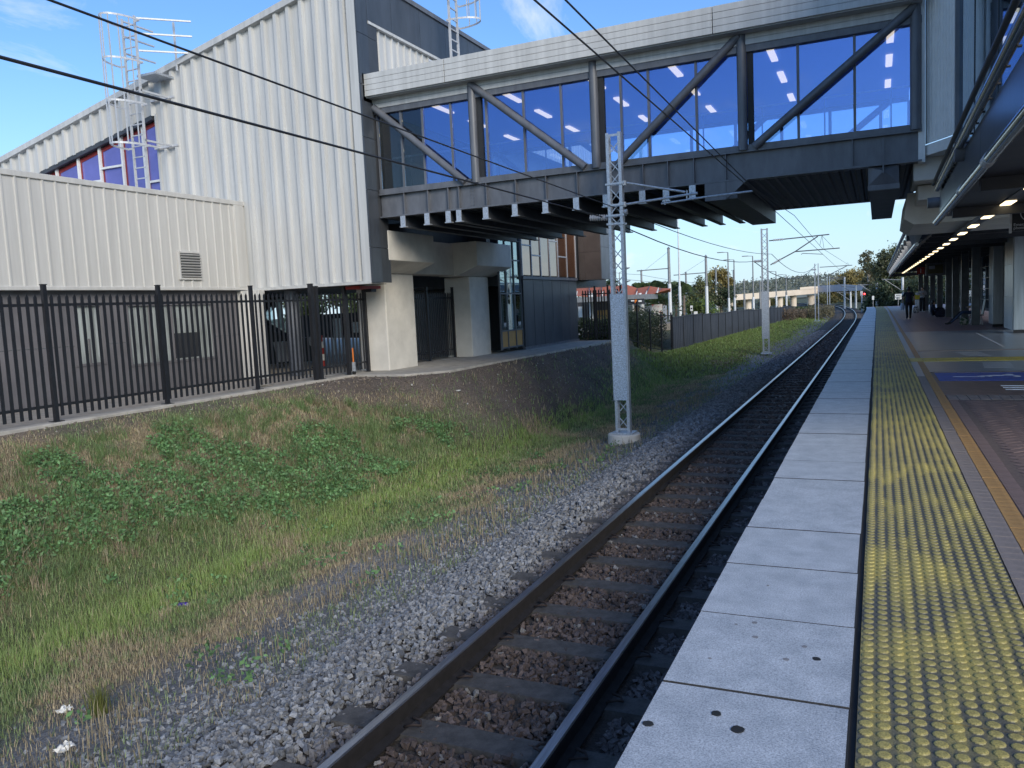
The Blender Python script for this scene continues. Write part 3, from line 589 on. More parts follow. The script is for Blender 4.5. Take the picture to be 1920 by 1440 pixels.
for i in range(6): m.tube([(-9.05, YB+.105, 4.16+i*.085), (-9.05, YB+.09, 4.16+i*.085)], .016, 8); m.tube([(-9.13, YB+.105, 4.16+i*.085), (-9.13, YB+.09, 4.16+i*.085)], .016, 8)
m.build('bolt_plate', M['grey'], gnear)
for X in (-11.06, -10.35, -9.74, -9.44, -8.7, -7.92, -7.13, -6.36, -5.64, -4.79, -4.25, -3.67):
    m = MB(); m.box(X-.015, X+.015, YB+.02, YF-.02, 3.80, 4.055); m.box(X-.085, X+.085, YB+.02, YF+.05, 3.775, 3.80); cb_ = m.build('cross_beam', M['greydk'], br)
    m = MB(); m.box(X-.07, X+.07, YB-.005, YB+.018, 3.80, 4.062); m.box(X-.09, X+.09, YB-.02, YB+.10, 3.772, 3.7995); m.build('beam_end_plate', M['galv'], cb_)
m = MB(); m.box(-3.38, -2.72, YB+.02, YF+.05, 3.70, 4.055); cb_ = m.build('cross_beam', M['greydk'], br)
m = MB(); m.box(-3.40, -2.95, YB-.01, YB+.015, 3.69, 4.06); m.add([(-2.94, YB-.01, 3.70), (-2.94, YB-.01, 4.06), (-2.5, YB-.01, 4.06), (-2.94, YB+.02, 3.70), (-2.94, YB+.02, 4.06), (-2.5, YB+.02, 4.06)], [(0, 1, 2), (5, 4, 3), (0, 2, 5, 3), (0, 3, 4, 1), (1, 4, 5, 2)]); m.build('beam_end_plate', M['grey'], cb_)
m = MB(); m.box(-.14, .38, YB+.25, YF+.6, 3.62, 4.058); cb_ = m.build('cross_beam', M['greydk'], br)
m = MB(); m.add([(-.16, YB+.1, 3.70), (.40, YB+.1, 3.70), (.40, YB+.1, 4.06), (-.16, YB+.1, 4.06), (.12, YB-.0, 3.95)], [(0, 1, 4), (1, 2, 4), (2, 3, 4), (3, 0, 4), (0, 3, 2, 1)]); m.box(-.17, .41, YB+.1, YB+.25, 3.60, 3.70); m.box(.10, .13, YB-.02, YB+.02, 3.9, 4.6); m.build('beam_end_plate', M['grey'], cb_)
# corrugated deck soffit
m = MB(); prof = []; x_ = XL
while x_ < XR: prof += [(x_, 4.06), (x_+.09, 4.06), (x_+.12, 4.10), (x_+.18, 4.10), (x_+.21, 4.06)]; x_ += .21
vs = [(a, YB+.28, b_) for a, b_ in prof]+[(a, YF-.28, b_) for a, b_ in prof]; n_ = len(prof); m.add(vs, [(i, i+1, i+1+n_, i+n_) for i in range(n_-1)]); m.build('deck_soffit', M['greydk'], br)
m = MB(); m.box(XL, XR, YB+.27, YF-.27, 4.50, 4.70); m.build('floor', M['floor'], br)
# roof, fascia strips and head
for i in range(4):
    for (a, b_) in ((XL-.0, -9.45), (-9.44, -3.1), (-3.09, XR)):
        m = MB(); z = 7.055+i*.138; m.box(a, b_-.006, YB-.36-.0*i, YB-.30, z, z+.132); m.build('fascia_strip', M['clad'], br, bevel=.005)
m = MB(); m.box(XL, XR, YB-.32, YF+.3, 7.50, 7.60); m.box(XL, XR, YB-.31, YB-.05, 7.03, 7.052); m.build('roof', M['roofm'], br)
m = MB(); m.prism([(YB-.42, 6.95), (YB-.42, 7.62), (YB+.1, 7.62), (YB+.1, 6.95)], 'x', XL-.06, XL+.0); m.build('fascia_end_cap', M['clad'], br)
for i in range(2):
    m = MB(); m.box(XL, XR, YB-.02, YB+.05, 6.82+i*.115, 6.82+i*.115+.108); m.build('head_strip', M['clad'], br)
m = MB(); m.box(XL, XR, YB-.0, YB+.14, 6.68, 6.815); m.build('head_beam', M['grey'], br); m = MB(); m.box(XL, XR, YF-.14, YF, 6.68, 7.0); m.build('head_beam', M['grey'], br)
m = MB(); m.box(XL+.02, XR-.02, YB+.15, YF-.15, 6.78, 6.84); m.build('ceiling', M['ceil'], br)
for X in (-8.93, -5.84, -2.58, .695):
    m = MB(); m.tube([(X, YB+.02, 4.675), (X, YB+.02, 7.04)], .10, 16); m.build('post', M['grey'], br, smooth=True)
    if X < .6: m = MB(); m.box(X+.11, X+.22, YB+.04, YB+.16, 4.79, 6.68); m.build('dark_reveal', M['steep'], br)
for a, b_ in (((-11.83+.1, 6.85), (-9.2, 4.72)), ((-8.95, 7.02), (-6.1, 4.72)), ((-2.63, 7.02), (-5.3, 4.72)), ((.66, 6.98), (-2.35, 4.72))):
    m = MB(); m.tube([(a[0], YB-.02, a[1]), (b_[0], YB-.02, b_[1])], .088, 16); m.build('brace', M['grey'], br, smooth=True)
    m = MB(); p, q_ = Vector((a[0], YF-.1, a[1])), Vector((b_[0], YF-.1, b_[1])); m.tube([p, q_], .088, 10); m.build('brace', M['grey'], br, smooth=True)
mull = [-11.7, -11.0, -10.37, -9.56, -8.82, -8.59, -7.61, -6.66, -5.75, -5.23, -4.6, -3.55, -2.45, -1.47, -.4, .62]
for a, b_ in zip(mull[:-1], mull[1:]):
    m = MB(); m.box(a+.026, b_-.026, YB+.10, YB+.112, 4.79, 6.68); m.build('glass_pane', M['gblue'] if a > -10.5 else M['globby'], br)
for X in mull: m = MB(); m.box(X-.025, X+.025, YB+.06, YB+.15, 4.79, 6.68); m.build('mullion', M['grey'], br)
far = [XL, -9.0, -7.7, -6.4, -5.1, -3.8, -2.5, -1.2, .1, .8]
for a, b_ in zip(far[:-1], far[1:]):
    m = MB(); m.box(a+.04, b_-.04, YF-.12, YF-.108, 4.79, 6.68); m.build('glass_pane', M['gdim'], br); m = MB(); m.box(b_-.04, b_+.04, YF-.16, YF-.06, 4.79, 6.68); m.build('mullion', M['grey'], br)
for Y in (YB+.45, YF-.45):
    m = MB(); m.tube([(XL+.2, Y, 5.62), (XR, Y, 5.62)], .022, 8); m.build('handrail', M['galv'], br, smooth=True)
    for i in range(10): m = MB(); m.box(-11+i*1.25, -10.97+i*1.25, Y-.012, Y+.012, 4.7, 5.62); m.build('handrail_post', M['grey'], br)
for X in (-10.18, -8.2, -6.02, -4.15, -2.05, .26):
    for Y in (18.85, 20.85, 23.2): 
        m = MB(); m.box(X-.07, X+.07, Y-.48, Y+.48, 6.74, 6.782); m.build('ceiling_light', M['lampw'], br)
# brown lobby wall behind the first bay
for i in range(4):
    for j in range(2): m = MB(); m.box(XL+.02, XL+.1, YB+.2+i*.75, YB+.2+i*.75+.742, 4.71+j*1.02, 4.71+j*1.02+1.01); m.build('lobby_panel', M['brownp'], br)
m = MB(); m.box(XL+.102, XL+.14, 19.0, 19.5, 4.72, 6.1); m.build('lobby_door', M['dark'], br)
for X in (-.28, .02): m = MB(); pp = at(717+X*20, 296, 18.5); m.tube([pp, pp+Vector((0, .06, 0))], .07, 10); m.build('spot_light', M['lampw'], br)

# ---------------------------------------------------------------- piers
def pier(y0, y1, c0, c1, label):
    t = thing('bridge_pier', label, 'pier', (-12.9, (y0+y1)/2, 0), 'footbridge piers')
    m = MB(); m.box(-13.45, -12.48, y0, y1, -.3, 2.7); m.build('column', M['conc'], t, bevel=.03)
    m = MB(); m.prism([(-13.2, 3.78), (-11.75, 3.78), (-11.75, 3.0), (-12.5, 2.71), (-13.2, 2.71)], 'y', c0, c1); m.build('corbel', M['conc'], t, bevel=.02)
pier(19.15, 20.7, 18.32, 20.75, 'cream concrete pier with sloping corbel beside the gate')
pier(24.3, 25.75, 23.5, 26.2, 'cream concrete pier with sloping corbel beside the glazed stair tower')
t = thing('crosshead_beam', 'recessed concrete crosshead wall between the two piers under the footbridge', 'beam', (-13, 22, 2.7))
m = MB(); m.box(-13.3, -12.62, 18.5, 26.1, 2.74, 3.76); m.build('beam', M['conc'], t, bevel=.015)
for Y in (19.5, 24.9): m = MB(); m.box(-12.6, -11.9, Y-.2, Y+.2, 3.785, 3.82); m.box(-12.5, -12.0, Y-.15, Y+.15, 3.82, 4.06); m.build('bearing', M['greydk'], t)
m = MB(); m.box(-16.6, -16.5, 26.2, 34, -.03, 3.9)
o = m.build('rear_wall', M['conc']); tag(o, 'pale concrete wall seen dimly behind the palisade between the piers', 'wall')

# ---------------------------------------------------------------- gabled station building on the left
sb = thing('station_building', 'cream ribbed metal station building with steep gable and charcoal corner', 'building', (-20, 20, 0))
XC, YW = -11.76, 17.6
def roofz(X): return 10.19+(X+11.8)*.2225
def wintop(X): return 7.47+(X+19.07)*.213
def ribs(x0, x1, pitch, w_, d):
    pr = []; x = x0
    while x < x1:
        for a, b_ in ((0, 0), (pitch-w_, 0), (pitch-w_+d*.25, d), (pitch-d*.25, d)):
            if x+a <= x1: pr.append((x+a, b_))
        x += pitch
    pr.append((x1, 0)); return pr
def sheet(pr, zb, zt):     # wall facing -Y at YW
    m = MB(); vs = []
    for x, d in pr: vs += [(x, YW-d, zb(x)), (x, YW-d, zt(x))]
    m.add(vs, [(2*i, 2*i+2, 2*i+3, 2*i+1) for i in range(len(pr)-1)]); return m
P1 = ribs(-18.85, XC-.28, .42, .14, .10)
sheet(P1, lambda x: 2.46 if x > -16.1 else 4.4, lambda x: roofz(x)-.1).build('gable_cladding', M['clad'], sb)
P2 = ribs(-31, -18.85, .42, .14, .10); sheet(P2, lambda x: wintop(min(x, -18.9))+.05, lambda x: roofz(x)-.1).build('gable_cladding', M['clad'], sb)
m = MB(); m.prism([(XC-.28, 2.44), (XC-.03, 2.44), (XC-.03, roofz(XC)), (XC-.28, roofz(XC))], 'y', YW-.105, YW+.05); m.build('corner_flashing', M['clad'], sb)
m = MB(); m.prism([(-16.1, 2.38), (XC-.03, 2.38), (XC-.03, 2.455), (-16.1, 2.455)], 'y', YW-.115, YW+.3); m.build('base_flashing', M['clad'], sb)
m = MB(); m.bar((-31, YW-.06, roofz(-31)-.03), (XC+.02, YW-.06, roofz(XC)-.03), .2, .16); m.build('roof_flashing', M['clad'], sb)
m = MB(); m.bar((-31, YW-.03, wintop(-31)+.02), (-18.95, YW-.03, wintop(-18.95)+.02), .10, .12); m.build('window_head_flashing', M['greydk'], sb)
m = MB(); m.add([(-31, YW, roofz(-31)), (XC, YW, roofz(XC)), (XC, 40, roofz(XC)), (-31, 40, roofz(-31))], [(0, 1, 2, 3)]); m.add([(-31, YW+.4, 2.4), (XC-.2, YW+.4, 2.4), (XC-.2, YW+.4, roofz(XC)-.05), (-31, YW+.4, roofz(-31)-.05)], [(0, 1, 2, 3)])
m.build('roof_sheet', M['roofm'], sb)
m = MB(); m.box(-31, -13.5, YW+.02, YW+6, 2.36, 2.375); m.build('soffit', M['dark'], sb); m = MB(); m.box(-13.49, XC-.1, YW+.31, 18.28, 2.37, 2.385); m.build('soffit', M['dark'], sb)
# window wall: panes, white mullions and dark red reveals
wx = [-25.5, -24.4, -23.3, -22.3, -21.35, -20.4, -19.5, -18.88]
for a, b_ in zip(wx[:-1], wx[1:]):
    m = MB(); m.prism([(a+.03, 4.4), (b_-.03, 4.4), (b_-.03, wintop(b_)-.1), (a+.03, wintop(a)-.1)], 'y', YW+.12, YW+.135); p_ = m.build('window_pane', M['gpurp'], sb)
    m = MB(); m.box(a-.03, a+.03, YW+.02, YW+.10, 4.4, wintop(a)); m.build('mullion', M['white'], sb)
    m = MB(); m.box(a+.032, a+.075, YW+.105, YW+.118, 4.4, wintop(a)-.02); m.bar((a+.03, YW+.11, wintop(a)-.1), (b_-.03, YW+.11, wintop(b_)-.1), .012, .11); m.build('window_reveal', M['redf'], sb)
for a, b_, z in ((-24.4, -23.3, 5.95), (-22.3, -21.35, 6.0), (-21.35, -20.4, 6.35), (-19.5, -18.88, 5.75)):
    m = MB(); m.box(a+.03, b_-.03, YW+.03, YW+.09, z-.03, z+.03); m.build('transom', M['white'], sb)
m = MB(); m.box(-18.9, -18.82, YW-.03, YW+.12, 4.4, wintop(-18.85)+.1); m.build('window_jamb', M['clad'], sb)
# charcoal corner return and side wall above the bridge
zs = [2.40, 3.3, 4.75, 6.05, 7.35, 8.6, 10.17]
for a, b_ in zip(zs[:-1], zs[1:]):
    m = MB(); m.box(XC-.028, XC+.02, YW-.11, YB-.05, a+.006, b_-.006); m.build('charcoal_panel', M['dpan'], sb)
    m = MB(); m.box(XC-.03, XC+.0, YB-.04, YB+.4, a+.006, b_-.006); m.build('charcoal_panel', M['dark'], sb)
y = 17.62; k = 0
while y < 39:
    y2 = y+1.5; m = MB(); m.box(XC-.05, XC+.012 if k else XC+.015, y+.006 if k else YB-.03, y2-.006, 9.02, 10.06); m.build('charcoal_panel', M['dpan'], sb); y = y2; k += 1
m = MB(); m.box(XC-.1, XC+.06, YW-.04, 39.5, 10.065, 10.19); m.build('parapet_cap', M['grey'], sb)
m = MB(); pr = ribs(18.3, 39, .32, .07, .05); vs = []
for y_, d in pr: vs += [(XC-.10+d, y_, 7.4), (XC-.10+d, y_, 8.95)]
m.add(vs, [(2*i, 2*i+2, 2*i+3, 2*i+1) for i in range(len(pr)-1)]); m.build('side_cladding', M['clad'], sb)
m = MB(); m.box(XC-.08, XC+.02, YB+.0, 39, 8.94, 9.01); m.build('side_flashing', M['clad'], sb)
m = MB(); m.box(-16, -12.35, 26.3, 39, 2.4, 10.0); m.build('rear_body', M['dark'], sb); m = MB(); m.box(-13.6, -13.4, 18.05, 26.2, 2.74, 4.6); m.build('abutment_wall', M['dark'], sb)
# low wing on the left
XB = -15.91; m = MB(); pr = ribs(-2, 17.58, .298, .052, .028); vs = []
for y_, d in pr: vs += [(XB+d, y_, 2.50), (XB+d, y_, 4.72)]
m.add(vs, [(2*i, 2*i+2, 2*i+3, 2*i+1) for i in range(len(pr)-1)]); m.build('wing_cladding', M['box'], sb)
m = MB(); m.box(XB-.1, XB+.045, -2, 17.6, 4.72, 4.84); m.box(XB-.1, XB+.045, -2, 17.6, 2.42, 2.50); m.box(XB-.03, XB+.05, 17.2, 17.54, 2.5, 4.72); m.build('wing_flashing', M['box'], sb, bevel=.01)
m = MB(); m.box(-31, XB-.02, -2, 17.5, 4.5, 4.78); m.build('wing_roof', M['roofm'], sb)
m = MB(); m.box(XB-.0, XB+.06, 15.12, 15.86, 2.68, 3.40); vn = m.build('vent_frame', M['box'], sb, bevel=.01)
m = MB(); m.box(XB+.055, XB+.064, 15.17, 15.81, 2.73, 3.35); q_ = m.build('vent_recess', M['steep'], vn)
for i in range(9): m = MB(); m.add([(XB+.066, 15.17, 2.74+i*.068), (XB+.066, 15.81, 2.74+i*.068), (XB+.10, 15.81, 2.765+i*.068), (XB+.10, 15.17, 2.765+i*.068), (XB+.07, 15.17, 2.78+i*.068), (XB+.07, 15.81, 2.78+i*.068)], [(0, 1, 2, 3), (3, 2, 5, 4), (0, 4, 5, 1)]); m.build('louvre_slat', M['box'], vn)
# lower grey wall with windows
XLW = -16.1
def lw(y0, y1, z0, z1): m = MB(); m.box(XLW-.15, XLW, y0, y1, z0, z1); return m.build('wall_panel', M['lwall'], sb)
W1, W2 = (12.25, 12.98, .80, 2.12), (13.66, 16.35, .68, 2.1)
for a, b_ in ((-2, 4.5), (4.51, 7.1), (7.11, 9.7), (9.71, W1[0]), (W1[1], W2[0]), (W2[1], 17.3)): lw(a, b_, -.05, 1.2); lw(a, b_, 1.21, 2.42)
for (a, b_, c, d) in (W1, W2):
    lw(a, b_, -.05, c); lw(a, b_, d, 2.42)
    wnd = MB().box(XLW-.1, XLW-.06, a, b_, c, d).build('window', M['frost'], sb)
    m = MB(); m.box(XLW-.06, XLW+.03, a-.04, b_+.04, c-.05, c); m.box(XLW-.06, XLW+.01, a-.03, a+.03, c, d); m.box(XLW-.06, XLW+.01, b_-.03, b_+.03, c, d); m.box(XLW-.06, XLW+.01, a, b_, d-.04, d+.01); m.build('window_frame', M['lwall'], wnd)
m = MB(); m.box(XLW-.058, XLW-.05, 15.05, 15.85, .72, 1.35); m.build('dark_pane', M['steep'], wnd)
for i in range(4): m = MB(); m.box(XLW-.055, XLW-.02, 14.33+i*.67-.02, 14.33+i*.67+.02, .68, 2.1) if i < 3 else m.box(XLW-.055, XLW-.02, 12.6, 12.63, .8, 1.35); m.build('mullion', M['lwall'], sb)
m = MB(); pr = ribs(-16.1, -15.3, .2, .05, .04); vs = []
for x, d in pr: vs += [(x, 17.3-d, -.03), (x, 17.3-d, 2.4)]
m.add(vs, [(2*i, 2*i+2, 2*i+3, 2*i+1) for i in range(len(pr)-1)]); m.box(-16.1, -15.3, 17.31, 17.5, -.03, 2.4); m.build('end_cladding', M['box'], sb)
m = MB(); m.tube([(-14.95, 18.2, -.03), (-14.95, 18.2, 2.4)], .2, 20); m.build('round_column', M['grey'], sb, smooth=True)
m = MB(); m.box(-12.9, -12.45, 17.9, 18.9, 2.28, 2.36); m.build('red_soffit_trim', M['red'], sb)
m = MB(); m.box(-12.75, -12.5, 18.5, 18.75, 2.2, 2.3); m.build('flood_light', M['black'], sb)
# stair flight inside the undercroft
st = thing('covered_stair', 'dark enclosed stair flight with teal glass side seen through the fence', 'stair', (-17, 24, 0))
A = lambda x, y, Y=22.0: at(420+x/6, 500+y/6, Y)
def slab(pts, Y, th, name, m_, par):
    m = MB(); a = [at(420+x/6, 500+y/6, Y) for x, y in pts]; m.prism([(p.x, p.z) for p in a], 'y', Y, Y+th); return m.build(name, m_, par)
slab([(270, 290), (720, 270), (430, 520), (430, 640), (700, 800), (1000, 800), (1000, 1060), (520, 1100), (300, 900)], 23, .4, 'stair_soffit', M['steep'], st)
slab([(575, 390), (640, 350), (680, 720), (610, 670)], 22.9, .03, 'glass_panel', mat('teal glass', (.30, .48, .50), .12, var=.2), st); slab([(460, 520), (530, 450), (550, 640), (450, 570)], 22.9, .03, 'glass_panel', M['gclear'], st)
slab([(550, 850), (655, 845), (720, 1065), (610, 1075)], 20.5, .3, 'meter_box', M['grey'], st); slab([(950, 790), (1010, 785), (1030, 930), (960, 880)], 20.5, .3, 'meter_box', M['grey'], st)
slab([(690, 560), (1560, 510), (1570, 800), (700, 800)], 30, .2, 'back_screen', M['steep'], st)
def board(px0, py0, px1, py1, Y, name, label, m_):
    a, b_ = at(420+px0/6, 500+py0/6, Y), at(420+px1/6, 500+py1/6, Y); m = MB(); m.box(a.x, b_.x, Y, Y+.05, min(a.z, b_.z), max(a.z, b_.z)); m.box(a.x, a.x+.05, Y, Y+.05, -.03, a.z); m.box(b_.x-.05, b_.x, Y, Y+.05, -.03, a.z); return tag(m.build(name, m_), label, 'sign')
board(1210, 585, 1345, 800, 28, 'notice_board', 'larger pale notice board seen through the gate bars', M['white'])
board(1430, 625, 1525, 740, 28, 'notice_board', 'smaller pale notice board seen through the gate near the pier', M['white'])
cn = thing('striped_bollard', 'red and white striped bollard cone standing behind the gate', 'bollard', at(605, 680, 21)*1)
b0 = at(605, 680, 21); b0.z = -.03; cn.location = b0
for i in range(5): m = MB(); m.tube([(b0.x, b0.y, b0.z+.03+i*.2), (b0.x, b0.y, b0.z+.23+i*.2)], [.11-i*.012, .11-(i+1)*.012], 14); m.build('band', M['red'] if i % 2 == 0 else M['white'], cn, smooth=True)
m = MB(); m.box(b0.x-.3, b0.x+.3, b0.y-.2, b0.y+.2, b0.z, b0.z+.04); m.build('foot', M['rubber'], cn)
# rear trees behind the undercroft come later

# ---------------------------------------------------------------- caged ladders
def cage_ladder(label, base, top_z, wdir, ndir, cage_z0, cage_z1, wall, brackets, hand=None):
    t = thing('caged_ladder', label, 'ladder', base); b = Vector(base); u = Vector(wdir); n_ = Vector(ndir); hw = .235
    for s_ in (-1, 1): m = MB(); m.bar(b+u*s_*hw, b+u*s_*hw+Vector((0, 0, top_z-b.z)), .03, .07, n_); m.build('stile', M['lad'], t)
    z = b.z+.25
    while z < top_z-.1: m = MB(); m.bar(b+u*-hw+Vector((0, 0, z-b.z)), b+u*hw+Vector((0, 0, z-b.z)), .028, .028); m.build('rung', M['lad'], t); z += .29
    nb = 8; arc = [math.pi*i/(nb) for i in range(nb+1)]; Rr = .42
    pos = lambda a, z_: b+u*(math.cos(a)*Rr)+n_*(math.sin(a)*.86)+Vector((0, 0, z_-b.z))
    for i in range(1, nb): m = MB(); m.bar(pos(arc[i], cage_z0), pos(arc[i], cage_z1), .045, .008, n_); m.build('cage_bar', M['lad'], t)
    nh = 4
    for k in range(nh):
        z_ = cage_z0+(cage_z1-cage_z0)*k/(nh-1); m = MB(); ang = np.linspace(0, math.pi, 17); pts = [b+u*hw+Vector((0, 0, z_-b.z))]+[pos(a, z_) for a in ang]+[b-u*hw+Vector((0, 0, z_-b.z))]
        for p, q_ in zip(pts[:-1], pts[1:]): m.bar(p, q_, .01, .05)
        m.build('cage_hoop', M['lad'], t)
    for z_ in brackets:
        for s_ in (-1, 1): m = MB(); p = b+u*s_*hw+Vector((0, 0, z_-b.z)); m.bar(p, p-n_*wall, .03, .05); m.build('bracket', M['lad'], t)
        m = MB(); p = b-n_*wall+Vector((0, 0, z_-b.z)); m.bar(p-u*.45, p+u*.45, .04, .06); m.build('bracket_rail', M['lad'], t)
    return t
l1 = cage_ladder('caged access ladder rising from the wing roof past the violet gable window', (-18.45, 16.55, 4.79), 9.9, (1, 0, 0), (0, -1, 0), 6.45, 9.75, .95, (6.62, 7.95))
for z_ in (9.0, 9.45, 9.85): m = MB(); m.bar((-18.2, 16.6, z_), (-17.2, 17.55, z_), .04, .04); m.build('guard_rail', M['lad'], l1); m = MB(); m.bar((-18.7, 16.6, z_), (-18.7, 17.6, z_), .04, .04); m.build('guard_rail', M['lad'], l1)
m = MB(); m.bar((-17.75, 17.45, 8.6), (-17.75, 17.45, 9.9), .045); m.build('guard_post', M['lad'], l1)
m = MB(); m.box(-18.7, -18.0, 16.9, 17.55, 8.44, 8.5); m.build('landing_grate', M['galv'], l1)
cage_ladder('caged access ladder on the charcoal parapet above the footbridge roof', (-11.05, 21.35, 7.6), 11.6, (0, 1, 0), (1, 0, 0), 9.75, 11.6, .62, (8.75,))

# ---------------------------------------------------------------- palisade fences
def pale_mesh(h):
    m = MB(); w_ = .029
    m.add([(-w_, 0, 0), (w_, 0, 0), (w_, 0, h-.06), (-w_, 0, h-.06), (0, -.004, h), (-w_, .016, 0), (w_, .016, 0), (w_, .016, h-.06), (-w_, .016, h-.06)], [(0, 1, 2, 3), (3, 2, 4), (1, 6, 7, 2), (5, 0, 3, 8), (6, 5, 8, 7), (2, 7, 4), (8, 3, 4), (7, 8, 4)])
    return m.mesh('pale', M['black'])
PM = pale_mesh(2.12)
def palisade(label, p, q, posts, z0, name='palisade_fence', n=None, cat='fence', h=2.3, tall=None, group=None, pw=.07):
    p, q = Vector(p), Vector(q); d = (q-p); ln = d.length; d.normalize(); nrm = Vector((d.y, -d.x, 0)); t = thing(name, label, cat, (p.x, p.y, z0), group); ang = math.atan2(d.y, d.x)
    for s_ in posts:
        c = p+d*s_; m = MB(); m.box(c.x-pw/2, c.x+pw/2, c.y-pw/2, c.y+pw/2, z0, z0+h+.06); m.box(c.x-pw*.62, c.x+pw*.62, c.y-pw*.62, c.y+pw*.62, z0+h+.06, z0+h+.075); m.box(c.x-.09, c.x+.09, c.y-.09, c.y+.09, z0, z0+.012); m.build('post', M['black'], t)
    for z in (.28, 2.02): m = MB(); a, b_ = p-nrm*.03, q-nrm*.03; m.bar((a.x, a.y, z0+z), (b_.x, b_.y, z0+z), .04, .05); m.build('rail', M['black'], t)
    k = n or int(ln/.148)
    for i in range(k):
        s_ = (i+.5)*ln/k
        if any(abs(s_-x) < .055 for x in posts): continue
        c = p+d*s_; o = link('pale', PM, t, (c.x, c.y, z0+.09)); o.rotation_euler.z = ang
    return t
FX = -13.0
palisade('black palisade fence along the footing in front of the grey lower wall', (FX, 4.4, 0), (FX, 16.55, 0), [.1, 2.55, 4.98, 7.4, 10.01], 0)
gt = palisade('black palisade gate with caster wheel beside the concrete pier', (FX, 16.75, 0), (FX, 18.95, 0), [.0, 1.2, 2.12], 0, 'palisade_gate', cat='gate', pw=.09)
m = MB(); m.box(FX-.05, FX+.05, 16.5, 16.6, 0, 2.42); m.box(FX-.06, FX+.06, 16.49, 16.61, 2.42, 2.435); o = m.build('gate_post', M['black'], gt)
gp = Vector((FX+.16, 17.95, 0)); m = MB(); m.tube([gp+Vector((-.02, 0, .055)), gp+Vector((.03, 0, .055))], .055, 16); m.build('caster_wheel', M['rubber'], gt, smooth=True)
m = MB(); m.box(gp.x-.03, gp.x+.04, gp.y-.03, gp.y+.03, .09, .34); m.build('caster_bracket', M['galv'], gt); m = MB(); m.tube([gp+Vector((.0, 0, .34)), gp+Vector((0, 0, .72))], .02, 10); m.build('orange_handle', M['org'], gt, smooth=True)
palisade('black palisade screen filling the gap between the two piers', (-13.1, 20.74, 0), (-13.1, 24.28, 0), [.05, 1.72, 3.45], 0, n=30)
palisade('black palisade fence closing the path beyond the charcoal panelled tower', (-12.0, 34.2, 0), (-10.15, 34.2, 0), [.62, 1.22, 1.8], 0, n=15)
# mesh panels and slate sheet fence down the line
def fz(Y): return float(gz(np.array(-9.8), np.array(Y)))
mf = thing('mesh_fence', 'open black mesh fence in front of the dark hedge', 'fence', (-10.2, 35, -.6))
my = [34.4, 36.2, 38.1, 39.9, 41.6]; mxs = [-10.15, -10.05, -9.95, -9.85, -9.75]; mz = [-.05, -.35, -.75, -.95, -1.0]
for X, Y, z in zip(mxs, my, mz): m = MB(); m.box(X-.035, X+.035, Y-.035, Y+.035, z-.2, z+1.95); m.build('post', M['black'], mf)
for i in range(4):
    a, b_ = Vector((mxs[i], my[i], mz[i])), Vector((mxs[i+1], my[i+1], mz[i+1]))
    for h in (.08, 1.8): m = MB(); m.bar(a+Vector((0, 0, h)), b_+Vector((0, 0, h)), .035, .04); m.build('rail', M['black'], mf)
    m = MB()
    for k in range(1, 30): c = a.lerp(b_, k/30); m.bar(c+Vector((0, 0, .08)), c+Vector((0, 0, 1.8)), .006, .006)
    m.build('mesh_infill', M['black'], mf)['kind'] = 'stuff'
sf = thing('slate_fence', 'long slate blue sheet metal fence running beside the track verge', 'fence', (-9.7, 41.7, -1))
NP = 22
for i in range(NP+1):
    Y = 41.7+i*2.35; X = -9.72+1.25*i/NP+bend(Y)*.6; X2 = -9.72+1.25*(i+1)/NP+bend(Y+2.35)*.6; z = fz(Y)-.02 if i < 1 else -1.02-.018*i+.035*math.sin(i)
    m = MB(); m.box(X-.03, X+.03, Y-.03, Y+.03, z-.3, z+1.86); m.build('post', M['black'], sf)
    if i == NP: break
    m = MB(); pts = []; n_ = 12
    for k in range(n_+1): pts.append((X+(X2-X)*k/n_+(.03 if k % 2 else 0), Y+.035+(2.35-.07)*k/n_))
    vs = [(a, b_, z+.05) for a, b_ in pts]+[(a, b_, z+1.72) for a, b_ in pts]; m.add(vs, [(k, k+1, k+1+n_+1, k+n_+1) for k in range(n_)]); m.build('sheet', M['colorb'], sf)
    for h in (.06, 1.71): m = MB(); m.bar((X+.045, Y+.03, z+h), (X2+.045, Y+2.32, z+h), .03, .06); m.build('rail', M['colorb'], sf)

# ---------------------------------------------------------------- glazed stair tower beyond the piers
tw = thing('stair_tower', 'charcoal panelled stair tower with teal glazing, ochre panels and bronze mirror windows', 'building', (-13, 30, 0))
XT = -12.0
for i in range(6):
    a = 27.72+i*.98; m = MB(); m.box(XT-.06, XT, a+.012, a+.968, .1, 2.62); m.build('wall_panel', M['dpan'], tw, bevel=.008)
m = MB(); m.box(XT-.1, XT+.05, 27.65, 33.65, 2.63, 2.74); m.box(XT-.09, XT+.02, 27.65, 33.65, 0, .1); m.build('trim', M['grey'], tw)
cols = [27.7, 28.62, 29.55, 30.5, 31.45, 32.5, 33.62]
cuts = [[2.75, 3.9, 4.75, 6], [2.75, 3.55, 6], [2.75, 4.6, 6], [2.75, 4.2, 6], [2.75, 3.6, 4.9, 6], [2.75, 4.9, 6]]
for i in range(6):
    for z0, z1 in zip(cuts[i][:-1], cuts[i][1:]): m = MB(); m.box(XT-.05, XT-.02, cols[i]+.03, cols[i+1]-.03, z0+.03, z1-.03); m.build('window_pane', M['mirror'] if i < 4 else M['bronze'], tw)
    for z in cuts[i][1:-1]: m = MB(); m.box(XT-.05, XT+.01, cols[i]+.03, cols[i+1]-.03, z-.025, z+.025); m.build('transom', M['lad'], tw)
for c in cols: m = MB(); m.box(XT-.05, XT+.015, c-.025, c+.025, 2.75, 6); m.build('mullion', M['lad'], tw)
gc = [25.8, 26.35, 27.05, 27.65]; gzs = [.18, .78, 2.1, 3.3, 4.6, 6]
